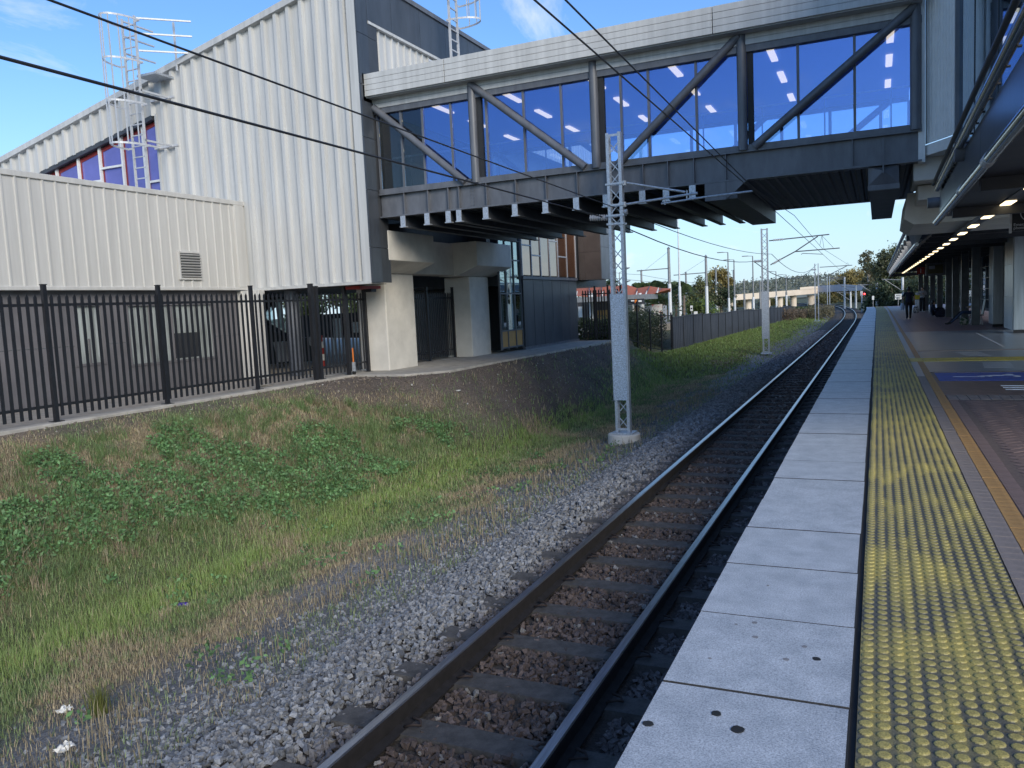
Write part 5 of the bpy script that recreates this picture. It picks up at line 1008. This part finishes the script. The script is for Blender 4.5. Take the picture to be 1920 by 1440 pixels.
tree('eucalyptus_tree', 'tall sunlit eucalypt with golden crown behind the tram poles', a.x, 125, -.8, zt+.8, [(0, 0, zt-1.3, 1.3, 1.3, 1.1, 12), (-1.1, .5, zt-2.2, 1.1, 1.2, 1, 10), (1.0, 0, zt-2.5, 1.1, 1.1, 1.2, 10), (.3, 0, zt-3.6, 1.4, 1.2, 1, 10), (-.6, 0, zt-4.4, 1.2, 1.2, .9, 8)], 95, .17, (.33, .26, .09), 21, 'barkpale', tr=.22)  # golden sunlight mixed into the leaf colour
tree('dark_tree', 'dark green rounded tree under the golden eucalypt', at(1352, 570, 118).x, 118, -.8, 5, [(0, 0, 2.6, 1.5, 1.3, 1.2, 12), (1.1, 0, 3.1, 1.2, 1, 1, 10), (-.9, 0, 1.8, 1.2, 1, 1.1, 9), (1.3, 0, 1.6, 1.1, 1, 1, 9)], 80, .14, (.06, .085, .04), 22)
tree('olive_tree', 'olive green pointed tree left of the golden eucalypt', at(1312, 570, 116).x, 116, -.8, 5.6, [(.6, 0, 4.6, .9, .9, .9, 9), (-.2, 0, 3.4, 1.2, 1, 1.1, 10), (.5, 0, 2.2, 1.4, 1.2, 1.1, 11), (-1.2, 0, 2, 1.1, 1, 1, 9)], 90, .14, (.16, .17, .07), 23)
tree('leafy_shrub', 'bright green shrub below the olive tree above the fence', at(1313, 580, 95).x, 95, -.8, 2.6, [(0, 0, 1.5, 1.2, .9, .8, 10), (1, 0, 1.1, .9, .8, .7, 8), (-.9, 0, .9, .9, .8, .7, 8)], 80, .12, (.15, .21, .06), 24, cat='shrub', tr=.08)
def palm(px, py, Y, label, seed, nfr=17, L_=2.5):
    c = at(px, py, Y); t = thing('palm_tree', label, 'palm', (c.x, Y, -.8), 'palms by the tram stop'); m = MB(); m.tube([(c.x, Y, -.9), (c.x+.1, Y, c.z)], [.17, .11], 8); m.build('trunk', M['bark'], t, smooth=True)
    g = np.random.default_rng(seed); V, Fc, k = [], [], 0
    for i in range(nfr):
        az = 2*math.pi*i/nfr+g.uniform(-.2, .2); el = g.uniform(-.1, 1.2); d = np.array([math.cos(az)*math.cos(el), math.sin(az)*math.cos(el), math.sin(el)]); side = np.cross(d, [0, 0, 1]); side /= np.linalg.norm(side)
        pts = [np.array(c)+d*L_*u_+np.array([0, 0, -1.5*u_*u_*L_*.62]) for u_ in np.linspace(0, 1, 9)]
        for j in range(1, 9):
            for q_ in (-1, 1):
                b_ = pts[j]; w_ = .62*math.sin(math.pi*(.12+.8*j/9)); tip = b_+side*q_*w_+d*.18+np.array([0, 0, -.22]); V += [b_-d*.17, b_+d*.17, tip]; Fc.append((k, k+1, k+2)); k += 3
    col = np.array([.085, .12, .05])*g.uniform(.7, 1.3, (len(V), 1)); link('fronds', npmesh('fronds', V, Fc, M['leaf'], col), t)
for i, (px, py, Y, w_) in enumerate(((1139, 532, 90, 'palm crown peeping over the sail beside the charcoal tower'), (1198, 540, 96, 'palm crown over the middle of the sail'), (1212, 540, 99, 'palm crown just right of the sail middle'), (1236, 536, 94, 'palm crown over the tip of the sail'), (1249, 541, 100, 'palm crown tucked behind the sail tip pole'), (1266, 536, 96, 'dark palm crown behind the tall thin pole'), (1281, 544, 92, 'small palm crown right of the tall thin pole'), (1222, 560, 88, 'drooping palm below the sail tip'), (1243, 562, 88, 'drooping palm above the red hoarding'))): palm(px, py, Y, w_, 40+i)
# hedge behind the mesh fence, shrubs by the tower
def bush(X0, X1, Y0, Y1, z0, h, n, size, col, seed, label, name='hedge'):
    g = np.random.default_rng(seed); t = thing(name, label, 'shrub', ((X0+X1)/2, (Y0+Y1)/2, z0)); p = np.stack([g.uniform(X0, X1, n), g.uniform(Y0, Y1, n), z0+h*g.uniform(0, 1, n)**.7*(0.7+.5*fbm(g.uniform(0, 1, n)*0+np.linspace(0, 5, n), np.zeros(n), 2, seed))], -1)
    p[:, 2] = z0+(p[:, 2]-z0)*(.65+.6*fbm(p[:, 0], p[:, 1], .9, seed)); c = np.array(col)*(.6+.8*fbm(p[:, 1]*2, p[:, 2]*2+p[:, 0], 1.2, seed+1))[:, None]; v, f, cc_ = leafcloud(p, size, c, seed+2, .45); link('foliage', npmesh('foliage', v, f, M['leaf'], cc_), t)
    m = MB(); [m.tube([(x, y, z0-.1), (x+.1, y, z0+h*.6)], [.03, .01], 5) for x, y in zip(g.uniform(X0, X1, 6), g.uniform(Y0, Y1, 6))]; m.build('stems', M['bark'], t)
bush(-12.2, -10.5, 34.9, 44, -.9, 2.0, 12000, .07, (.065, .09, .042), 61, 'dark leafy hedge behind the mesh fence panels'); bush(-13.5, -11.2, 35.5, 39, -.3, 1.2, 4000, .07, (.06, .085, .042), 62, 'low dark shrubs behind the palisade beside the tower')
# trees seen through the undercroft
for i, (px, Y, H, w_) in enumerate(((640, 62, 7.5, 'leafy street tree seen between gate and pier'), (565, 66, 5.5, 'grey green tree seen past the covered stair'), (690, 58, 6.2, 'leafy tree showing beside the pier edge above the gate'))):
    c = at(px, 560, Y); tree('street_tree', w_, c.x, Y, -.5, H, [(0, 0, H*.65, 2.0, 1.6, 1.5, 14), (-1.4, 0, H*.5, 1.5, 1.3, 1.2, 10), (1.4, 0, H*.52, 1.5, 1.3, 1.2, 10), (.2, 0, H*.85, 1.2, 1.1, .9, 9)], 90, .16, (.06, .085, .028), 70+i)
# right side trees
def eu(px, pyt, Y, wid, seed, label, col, per=110, bark='bark', n=7, size=.17, zb=-1.2):
    c = at(px, pyt, Y); H = c.z-zb; g = np.random.default_rng(seed); bl = []
    for i in range(n):
        u_ = (i+.5)/n; rr = wid*math.sin(math.pi*(.2+.7*u_)); bl.append((g.uniform(-.55, .55)*rr, g.uniform(-.5, .5)*rr, H*(.98-.72*u_)-wid*.25, wid*g.uniform(.4, .6), wid*.5, wid*g.uniform(.32, .45), 10))
    return tree('eucalyptus_tree', label, c.x, Y, zb, H, bl, per, size, col, seed, bark, tr=.3, limbs=n)
eu(1676, 460, 135, 3.6, 81, 'tall dense eucalypt rising behind the far canopy end', (.12, .125, .058), n=10); eu(1652, 478, 128, 2.8, 82, 'dark olive eucalypt in front of the tall dense one', (.10, .108, .05), n=10); eu(1628, 466, 142, 1.6, 83, 'thin airy eucalypt with bare pale trunk', (.17, .16, .085), 32, 'barkpale', n=7, size=.16)
eu(1592, 508, 232, 4.4, 84, 'golden sunlit tree above the grey bridge span', (.36, .28, .10), n=8, size=.26); eu(1614, 506, 228, 4.0, 85, 'second golden tree beside the dark eucalypt', (.34, .27, .10), n=8, size=.26); eu(1636, 510, 215, 4.0, 86, 'golden green tree between bridge and dark eucalypt', (.24, .21, .09), n=8, size=.25); eu(1570, 524, 250, 4.0, 87, 'smaller golden tree behind the grey bridge span', (.30, .25, .10), n=7, size=.26)  # sunlight on these crowns put into their golden leaf colours
for i, (px, pyt, Y, w_) in enumerate(((1650, 535, 112, 'dark green tree behind the signal'), (1672, 528, 108, 'dark green tree behind the white text boards'), (1698, 524, 112, 'dark green tree under the far canopy edge'), (1722, 522, 106, 'forked dark green tree beyond the help point'), (1748, 522, 104, 'dark green tree seen between the steel columns'), (1775, 520, 100, 'dark green tree glimpsed through the shelter glazing'), (1800, 518, 96, 'dark green tree behind the seated figure'), (1835, 515, 92, 'dark green tree behind the silver panels'))): eu(px, pyt, Y, 2.7, 90+i, w_, (.075, .098, .048), 90, n=7, zb=-1.5)
for i, (px, pyt, Y, w_) in enumerate(((1385, 557, 225, 'pale green tree beneath the road bridge near the lamps'), (1440, 558, 225, 'golden green tree beneath the road bridge middle'), (1470, 560, 225, 'dark tree beneath the pale road bridge'), (1550, 553, 225, 'olive tree beneath the grey bridge span'), (1605, 550, 225, 'dark tree beneath the grey bridge end'))): eu(px, pyt, Y, 3, 110+i, w_, (.18, .17, .07), 70, n=6, size=.22)
# distant wooded hill
hx = np.linspace(-330, 130, 70); hy = np.linspace(520, 900, 26); HX, HY = np.meshgrid(hx, hy)
prof = np.interp(HX, [-330, -260, -190, -120, -60, 0, 60, 130], [2, 4, 7, 11, 15, 15, 13, 12]); HZ = -2+prof*np.sin(np.clip((HY-520)/380, 0, 1)*math.pi*.5)*1.0+fbm(HX, HY, .03, 3)*2
ii = np.arange(HX.size).reshape(HX.shape); HF = np.stack([ii[:-1, :-1], ii[:-1, 1:], ii[1:, 1:], ii[1:, :-1]], -1).reshape(-1, 4)
o = link('hill', npmesh('hill', np.stack([HX, HY, HZ], -1).reshape(-1, 3), HF, mat('far hillside', (.17, .18, .14), .95, var=.4, scale=.04), None, True)); tag(o, kind='structure')
g = np.random.default_rng(5); n = 1500; ix = g.uniform(-325, 125, n); iy = 520+380*g.uniform(0, 1, n); iz = -2+np.interp(ix, [-330, -260, -190, -120, -60, 0, 60, 130], [2, 4, 7, 11, 15, 15, 13, 12])*np.sin((iy-520)/380*math.pi*.5)+2
cen = np.repeat(np.stack([ix, iy, iz+2], -1), 22, 0)+g.normal(0, 1, (n*22, 3))*np.array([2.3, 2.3, 1.8]); col = np.repeat(np.array([.17, .18, .135])*g.uniform(.7, 1.35, (n, 1)), 22, 0); v, f, cc_ = leafcloud(cen, .9, col, 9); o = link('far_wood', npmesh('far_wood', v, f, M['leaf'], cc_)); tag(o, 'hazy wooded hillside far beyond the road bridge', 'wood', kind='stuff')
# grass, weeds and dry stalks on the bank
def blades(x, y, h, w_, col, seed, lean=.5, z=None):
    g = np.random.default_rng(seed); n = len(x); z = gz(x, y) if z is None else z; az = g.uniform(0, 6.28, n); l_ = g.uniform(.15, lean, n)*h; wa = az+1.57+g.uniform(-.5, .5, n)
    B = np.stack([x, y, z-.01], -1); W = np.stack([np.cos(wa)*w_, np.sin(wa)*w_, 0*x], -1); mid = B+np.stack([np.cos(az)*l_*.35, np.sin(az)*l_*.35, h*.62], -1); tip = B+np.stack([np.cos(az)*l_, np.sin(az)*l_, h], -1)
    v = np.stack([B-W, B+W, mid+W*.7, tip, mid-W*.7], 1).reshape(-1, 3); k = 5*np.arange(n)[:, None]
    f = np.concatenate([k+np.array([[0, 1, 2]]), k+np.array([[0, 2, 4]]), k+np.array([[4, 2, 3]])]); return v, f, np.repeat(col, 5, 0)
def join(parts):
    V, Fc, C_, k = [], [], [], 0
    for v, f, c in parts: V.append(v); Fc.append(f+k); C_.append(c); k += len(v)
    return np.concatenate(V), np.concatenate(Fc), np.concatenate(C_)
g = np.random.default_rng(33); parts = []; weeds = []
for y0, y1, dens, wd, hs in ((2.4, 7, 2100, .0032, 1), (7, 12, 1500, .0042, 1), (12, 20, 900, .0062, 1.05), (20, 34, 420, .010, 1.1), (34, 62, 170, .019, 1.2), (62, 100, 60, .03, 1.4)):
    n = int(8.6*(y1-y0)*dens); x = g.uniform(-13, -4.4, n); y = g.uniform(y0, y1, n); cl = fbm(x, y, 3.2, 12); 
    d, gr, dr = dirtw(x, y), gravw(x, y), dryw(x, y); keep = (x > crest(y)+.05) & (g.uniform(0, 1, n) < (1-.93*d)*(1-.80*gr)*(.35+1.25*cl)) & ((x-MX)**2+(y-MY)**2 > .15)
    if y0 >= 34: keep = (x > -9.6+1.2*(y-41)/50) & (g.uniform(0, 1, n) < (1-.8*gr))
    x, y, cl, dr = x[keep], y[keep], cl[keep], dr[keep]; n = len(x); tall = np.exp(-((x+8.35)/.75)**2)+.8*np.exp(-((x+10.2)/.9)**2)*cl*1.5
    h = (.045+.085*tall*g.uniform(.5, 1.3, n)+.05*g.uniform(0, 1, n))*hs
    lime = np.exp(-((x+8.15)/.65)**2)[:, None]; c = np.array([.22, .29, .12])*(1-lime)+np.array([.29, .39, .12])*lime; isdry = (g.uniform(0, 1, n) < .12+.75*dr)[:, None]; c = np.where(isdry, np.array([.44, .36, .23]), c); 
    if y0 >= 34: c = np.where(isdry & (g.uniform(0, 1, (n, 1)) < .5), np.array([.17, .15, .07]), np.array([.21, .29, .08]))
    parts.append(blades(x, y, h, np.full(n, wd), c*g.uniform(.65, 1.35, (n, 1)), int(y0*10), .9))
# dry upright stalks along the ballast edge
n = 5200; x = -5.55+g.normal(0, .45, n); y = 3+g.uniform(0, 1, n)**1.3*27; cx_ = np.round(x*5)/5+.05*np.sin(y*9); x = np.where(g.uniform(0, 1, n) < .6, cx_, x)+g.normal(0, .03, n); k = (fbm(x, y, 1.5, 15) > .5); x, y = x[k], y[k]; n = len(x)
parts.append(blades(x, y, g.uniform(.08, .24, n), np.full(n, .0028)*(1+y/12), np.array([.30, .25, .165])*g.uniform(.7, 1.4, (n, 1)), 91, .35))
# long green tussocks with dead blades high on the bank
nt_ = 900; tx = g.uniform(-12.2, -9.2, nt_); ty = 3+g.uniform(0, 1, nt_)**1.2*14; kk = (dirtw(tx, ty) < .5) & (tx > crest(ty)+.35); tx, ty = tx[kk], ty[kk]; rep = 34; x = np.repeat(tx, rep)+g.normal(0, .05, len(tx)*rep); y = np.repeat(ty, rep)+g.normal(0, .05, len(ty)*rep)
dead = np.repeat(g.uniform(0, 1, len(tx)) < .3, rep)[:, None]; c = np.where(dead, np.array([.36, .29, .19]), np.array([.17, .25, .095])); parts.append(blades(x, y, g.uniform(.08, .27, len(x)), np.full(len(x), .0045), c*g.uniform(.7, 1.3, (len(x), 1)), 92, 1.5))
n = 160; x = at(188, 1330, 1).x*0+g.normal(0, .035, n); p = at(188, 1335, 4.4); parts.append(blades(p.x+x, p.y+g.normal(0, .035, n), g.uniform(.18, .34, n), np.full(n, .003), np.array([.17, .19, .05])*g.uniform(.7, 1.3, (n, 1)), 93, .45))
v, f, c = join(parts); o = link('grass', npmesh('grass', v, f, M['blade'], c)); tag(o, 'rough green and straw grass covering the railway bank', 'grass', kind='stuff')
n = 16000; x = g.uniform(-13, -7.5, n); y = 3+g.uniform(0, 1, n)*31; k = g.uniform(0, 1, n) < dirtw(x, y)*(.25+1.1*fbm(x, y, 1.6, 37)) ; x, y = x[k], y[k]; n = len(x); rv, fi = rocks(n, .008, .03, 88); rv = rv+np.stack([x, y, gz(x, y)+.004], -1)[:, None, :]
cl_ = np.array([.15, .122, .10])*g.uniform(.5, 1.5, (n, 1)); cl_ = np.where(g.uniform(0, 1, (n, 1)) < .05, np.array([.4, .39, .37]), cl_)
o = link('soil_clods', npmesh('soil_clods', rv.reshape(-1, 3), (fi[None]+8*np.arange(n)[:, None, None]).reshape(-1, 3), M['rock'], np.repeat(cl_, 8, 0))); tag(o, 'crumbly brown clods and grit scattered on the bare soil slope', 'soil', kind='stuff')
# broad-leaf weeds
n = 5200; wx_ = g.uniform(-12, -8.7, n); wy = 3+g.uniform(0, 1, n)**1.1*17; kk = (fbm(wx_, wy, .75, 19)+.25*np.exp(-((wx_+10.0)/.7)**2) > .62) & (dirtw(wx_, wy) < .4) & (wx_ > crest(wy)+.6); wx_, wy = wx_[kk], wy[kk]; n2 = np.random.default_rng(3).uniform(-9, -4.6, 350); y2 = 3+np.random.default_rng(4).uniform(0, 1, 350)*14; k2 = fbm(n2, y2, 1.3, 23) > .62; wx_ = np.concatenate([wx_, n2[k2]]); wy = np.concatenate([wy, y2[k2]])
rep = 13; x = np.repeat(wx_, rep)+g.normal(0, .06, len(wx_)*rep); y = np.repeat(wy, rep)+g.normal(0, .06, len(wy)*rep); z = gz(x, y)+g.uniform(.02, .17, len(x)); c = np.array([.15, .28, .11])*np.repeat(g.uniform(.6, 1.35, (len(wx_), 1)), rep, 0)*g.uniform(.8, 1.25, (len(x), 1))
cen = np.stack([x, y, z], -1); v, f, cc_ = leafcloud(cen, .03, c, 44, .55); o = link('broad_leaf_weeds', npmesh('broad_leaf_weeds', v, f, M['leaf'], cc_)); tag(o, 'dark green broad leaf weeds creeping across the bank', 'weeds', kind='stuff')
# tall dry scrub further along the fence
for i, (px, py, Y, w_) in enumerate(((1490, 588, 96, 'straw coloured scrub clump at the far end of the slate fence'), (1466, 590, 88, 'low brown scrub clump against the slate fence'), (1540, 590, 98, 'dry seeding grass clump beside the twin channel mast'), (1515, 585, 104, 'green scrub clump between fence end and twin channel mast'))):
    c = at(px, py, Y); bush(c.x-1.3, c.x+1.3, Y-3, Y+3, -1.25, 1.3, 2600, .10, [(.17, .13, .085), (.15, .11, .075), (.16, .14, .08), (.07, .10, .03)][i], 130+i, w_, 'scrub_clump')

# ---------------------------------------------------------------- litter
def onground(px, py, z): d = ((px-960)*rt-(py-720)*up+FPX*fw); return Vector((0, 0, EYE))+d*((z-EYE)/d.z)
def crumple(px, py, z, s_, m_, label, seed, name='litter_paper'):
    p = onground(px, py, z); g = np.random.default_rng(seed); n = 7; X, Y = np.meshgrid(np.linspace(-1, 1, n), np.linspace(-1, 1, n)); Z = g.uniform(0, .7, X.shape); v = np.stack([p.x+(X+g.normal(0, .12, X.shape))*s_, p.y+(Y+g.normal(0, .12, X.shape))*s_, float(gz(np.array(p.x), np.array(p.y)))+.03+Z*s_], -1).reshape(-1, 3)
    i_ = np.arange(n*n).reshape(n, n); f = np.stack([i_[:-1, :-1], i_[:-1, 1:], i_[1:, 1:], i_[1:, :-1]], -1).reshape(-1, 4); o = link(name, npmesh(name, v, f, m_)); sd_ = o.modifiers.new('thickness', 'SOLIDIFY'); sd_.thickness = .002; tag(o, label, 'litter')
crumple(120, 1320, -1.62, .055, M['paper'], 'crumpled white paper lying by the yellowish grass tussock', 1); crumple(124, 1425, -1.6, .06, M['paper'], 'crumpled cream paper lying on the loose gravel', 2); crumple(860, 741, -.6, .05, M['paper'], 'white paper scrap on the bare soil', 3); crumple(1148, 741, -1.5, .06, M['paper'], 'white scrap beside the near mast', 4)
p = onground(341, 1127, -1.72); p.z = float(gz(np.array(p.x), np.array(p.y)))+.05; t = thing('drink_can', 'crushed purple drink can lying in the ditch grass', 'can', p); m = MB(); m.tube([p+Vector((-.06, 0, 0)), p+Vector((-.05, .01, .005)), p+Vector((.05, .02, .02)), p+Vector((.06, .02, .02))], [.02, .032, .03, .02], 14); m.build('body', M['purple'], t, smooth=True); m = MB(); m.tube([p+Vector((.06, .02, .02)), p+Vector((.064, .02, .021))], .02, 14); m.build('lid', M['galv'], t)
q_ = at(545, 719, 16.0); m = MB(); m.tube([at(468, 733, 14.6), at(490, 722, 15.0), at(515, 724, 15.6), at(550, 726, 16.2)], [.03, .045, .035, .02], 8); tag(m.build('fallen_branch', M['barkpale'], smooth=True), 'pale fallen branch lying along the fence footing', 'branch')

# ---------------------------------------------------------------- people
def figure(name, label, origin, rz, J, E, Rd, mats, paint, hair=None, extra=None):
    me = bpy.data.meshes.new(name); keys = list(J); me.from_pydata([J[k] for k in keys], [(keys.index(a), keys.index(b_)) for a, b_ in E], []); o = bpy.data.objects.new('tmp', me); COL.objects.link(o)
    sk = o.modifiers.new('skin', 'SKIN'); sk.use_smooth_shade = True; su_ = o.modifiers.new('sub', 'SUBSURF'); su_.levels = 2; su_.render_levels = 2
    for i, k in enumerate(keys):
        r_ = Rd[k]; me.skin_vertices[0].data[i].radius = r_ if isinstance(r_, tuple) else (r_, r_); me.skin_vertices[0].data[i].use_root = (k == 'pelvis')
    bpy.context.view_layer.update(); dg = bpy.context.evaluated_depsgraph_get(); m2 = bpy.data.meshes.new_from_object(o.evaluated_get(dg)); bpy.data.objects.remove(o); m2.materials.clear()
    for mm in mats: m2.materials.append(mm)
    for p_ in m2.polygons: p_.material_index = paint(p_.center); p_.use_smooth = True
    t = thing(name, label, 'person', origin, None, rz); t['local'] = 1; b_ = bpy.data.objects.new('body', m2); COL.objects.link(b_); b_.parent = t
    if hair:
        m = MB(); 
        for c_, r_ in hair:
            c_ = Vector(c_); m.tube([c_+Vector((0, 0, -r_[2])), c_+Vector((0, 0, -r_[2]*.8)), c_+Vector((0, 0, -r_[2]*.3)), c_+Vector((0, 0, r_[2]*.4)), c_+Vector((0, 0, r_[2]*.85)), c_+Vector((0, 0, r_[2]))], [r_[0]*k for k in (.3, .62, .95, .93, .52, .1)], 14)
        h_ = m.build('hair', M['hair'], None, smooth=True); h_.parent = t
    return t
def standing(step=0., arm=(.0, .0), h=1.0):
    J = dict(pelvis=(0, 0, .93), belly=(0, .01, 1.08), chest=(0, .015, 1.28), neck=(0, .0, 1.43), head=(0, .02, 1.54), top=(0, .01, 1.63))
    for s_, k in ((-1, 'l'), (1, 'r')):
        f_ = step*s_; J.update({k+'hip': (s_*.10, 0, .88), k+'knee': (s_*.10, f_*.55+.02, .49), k+'ank': (s_*.095, f_, .08+abs(min(0, f_))*.2), k+'toe': (s_*.105, f_+.15, .035+abs(min(0, f_))*.05), k+'sh': (s_*.18, 0, 1.38), k+'elb': (s_*.25, -f_*.35-.02+arm[0], 1.12), k+'wri': (s_*.27, -f_*.55+.05+arm[1], .88), k+'han': (s_*.265, -f_*.6+.06+arm[1], .80)})
    E_ = [('pelvis', 'belly'), ('belly', 'chest'), ('chest', 'neck'), ('neck', 'head'), ('head', 'top')]
    for k in 'lr': E_ += [('pelvis', k+'hip'), (k+'hip', k+'knee'), (k+'knee', k+'ank'), (k+'ank', k+'toe'), ('chest', k+'sh'), (k+'sh', k+'elb'), (k+'elb', k+'wri'), (k+'wri', k+'han')]
    return J, E_
RD = dict(pelvis=(.15, .11), belly=(.135, .10), chest=(.155, .11), neck=.055, head=(.078, .092), top=(.06, .07))
for k in 'lr': RD.update({k+'hip': .088, k+'knee': .058, k+'ank': .042, k+'toe': .035, k+'sh': .06, k+'elb': .042, k+'wri': .03, k+'han': .032})
J, E_ = standing(.20)
R1 = dict(RD); R1.update(lhip=.11, rhip=.11, lknee=.075, rknee=.075, lank=.052, rank=.052, pelvis=(.18, .13))
figure('person', 'person in dark top and trousers walking away along the platform carrying bags', (1.49, 47.25, 0), R(4), J, E_, R1, [M['navy'], M['skin'], M['rubber'], M['blackc']], lambda c: 1 if (c.z > 1.42 or (abs(c.x) > .19 and c.z < 1.18)) else (2 if c.z < .09 else (0 if c.z > .92 else 3)), [((0, -.015, 1.565), (.098, .1, .11)), ((0, -.03, 1.69), (.05, .05, .05))])
def bag(name, label, pos, w_, h, m_, hang=.16):
    p = Vector(pos); t = thing(name, label, 'bag', p); m = MB(); n_ = 10; vs = []; fs = []
    for k, (z, s_) in enumerate(((0, .8), (.08, 1.05), (h*.5, 1.1), (h*.85, .85), (h, .6))): vs += [(p.x+math.cos(2*math.pi*q/n_)*w_/2*s_, p.y+math.sin(2*math.pi*q/n_)*w_*.28*s_, p.z+z) for q in range(n_)]
    for k in range(4): fs += [(k*n_+q, k*n_+(q+1) % n_, (k+1)*n_+(q+1) % n_, (k+1)*n_+q) for q in range(n_)]
    m.add(vs, fs+[tuple(range(n_))]); m.build('sack', m_, t, smooth=True); m = MB(); m.tube([p+Vector((-.07, 0, h)), p+Vector((-.03, 0, h+hang)), p+Vector((.03, 0, h+hang)), p+Vector((.07, 0, h))], .008, 6); m.build('handle', m_, t)
bag('shopping_bag', 'patterned black and white shopping bag hanging from the walker right hand', (1.83, 47.3, .30), .27, .36, M['bagp']); bag('shopping_bag', 'pale blue plastic bag hanging at the walker left side', (1.19, 47.3, .50), .2, .36, mat('pale blue plastic', (.42, .52, .66), .5))
J, E_ = standing(.05); J['lelb'] = (-.25, .06, 1.14); J['lwri'] = (-.10, .24, 1.22); J['lhan'] = (-.02, .27, 1.25); J['relb'] = (.25, .06, 1.14); J['rwri'] = (.12, .24, 1.2); J['rhan'] = (.04, .27, 1.24)
R2 = dict(RD); R2.update(lknee=.085, rknee=.085, lank=.085, rank=.085, lhip=.10, rhip=.10)
figure('person', 'person in grey top and wide black trousers standing by a column looking down', (2.72, 60.4, 0), R(165), J, E_, R2, [M['greyc'], M['skin'], M['white'], M['blackc']], lambda c: 1 if (c.z > 1.42 or (c.y > .2 and c.z > 1.1)) else (2 if c.z < .05 else (0 if c.z > .98 else 3)), [((0, -.02, 1.57), (.098, .1, .11))])
def sitting(z=.45, lean=0., stretch=.42):
    J = dict(pelvis=(0, 0, z+.08), belly=(0, -.02+lean*.3, z+.25), chest=(0, lean, z+.45), neck=(0, lean*1.25, z+.6), head=(0, lean*1.5+.02, z+.71), top=(0, lean*1.55, z+.80))
    for s_, k in ((-1, 'l'), (1, 'r')): J.update({k+'hip': (s_*.1, .04, z+.07), k+'knee': (s_*.13, .45, z+.12 if z > .2 else z+.42), k+'ank': (s_*.12, .45+stretch*.6, .09), k+'toe': (s_*.13, .62+stretch*.6, .06), k+'sh': (s_*.18, lean, z+.55), k+'elb': (s_*.24, lean+.12, z+.32), k+'wri': (s_*.12, .30, z+.28 if z > .2 else z+.45), k+'han': (s_*.06, .34, z+.28 if z > .2 else z+.47)})
    return J, E_
J, E2 = sitting(.06, .06, .1)
figure('person', 'person in navy hooded top sitting on the platform floor by a column', (2.68, 49.4, 0), R(-100), J, E2, RD, [M['navy'], M['skin'], M['rubber'], M['navy']], lambda c: 1 if (c.z > .68 and c.y > .06) else 0, [((0, .06, .80), (.1, .1, .11))])
bag('backpack', 'dark backpack on the floor beside the sitting person', (3.08, 49.3, 0), .5, .5, M['navy'], .06)
J, E2 = sitting(.42, -.10, .75)
figure('person', 'person in tan jumper and jeans slouched on a seat with legs stretched out', (3.62, 38.3, 0), R(100), J, E2, RD, [M['tan'], M['skin'], M['rubber'], M['denim'], M['blackc']], lambda c: 1 if (c.z > 1.03 and c.y > -.12) else (2 if (c.z < .13 and c.y > .6) else (0 if (c.z > .62 and c.y < .3) else (3 if c.x < 0 else 4))), [((0, -.16, 1.15), (.1, .1, .11))])
pc = thing('waiting_chair', 'white framed platform seat under the slouched person', 'seat', (3.75, 38.3, 0))
m = MB(); m.box(3.45, 3.95, 37.95, 38.7, .36, .40); m.build('seat', M['col'], pc); m = MB(); m.bar((3.93, 38.3, .42), (4.02, 38.3, 1.0), .7, .03, (1, 0, 0)); m.build('backrest', M['col'], pc)
for y in (38.0, 38.65): m = MB(); m.tube([(3.5, y, 0), (3.6, y, .37)], .02, 6); m.build('leg', M['white'], pc); m = MB(); m.tube([(3.9, y, 0), (3.85, y, .37)], .02, 6); m.build('leg', M['white'], pc)
bag('shopping_bag', 'green patterned carrier bag on the floor under the seat', (3.25, 38.05, 0), .32, .3, mat('green patterned bag', (.04, .10, .05), .7, col2=(.5, .5, .46), thr=(.5, .58), scale=9), .08)
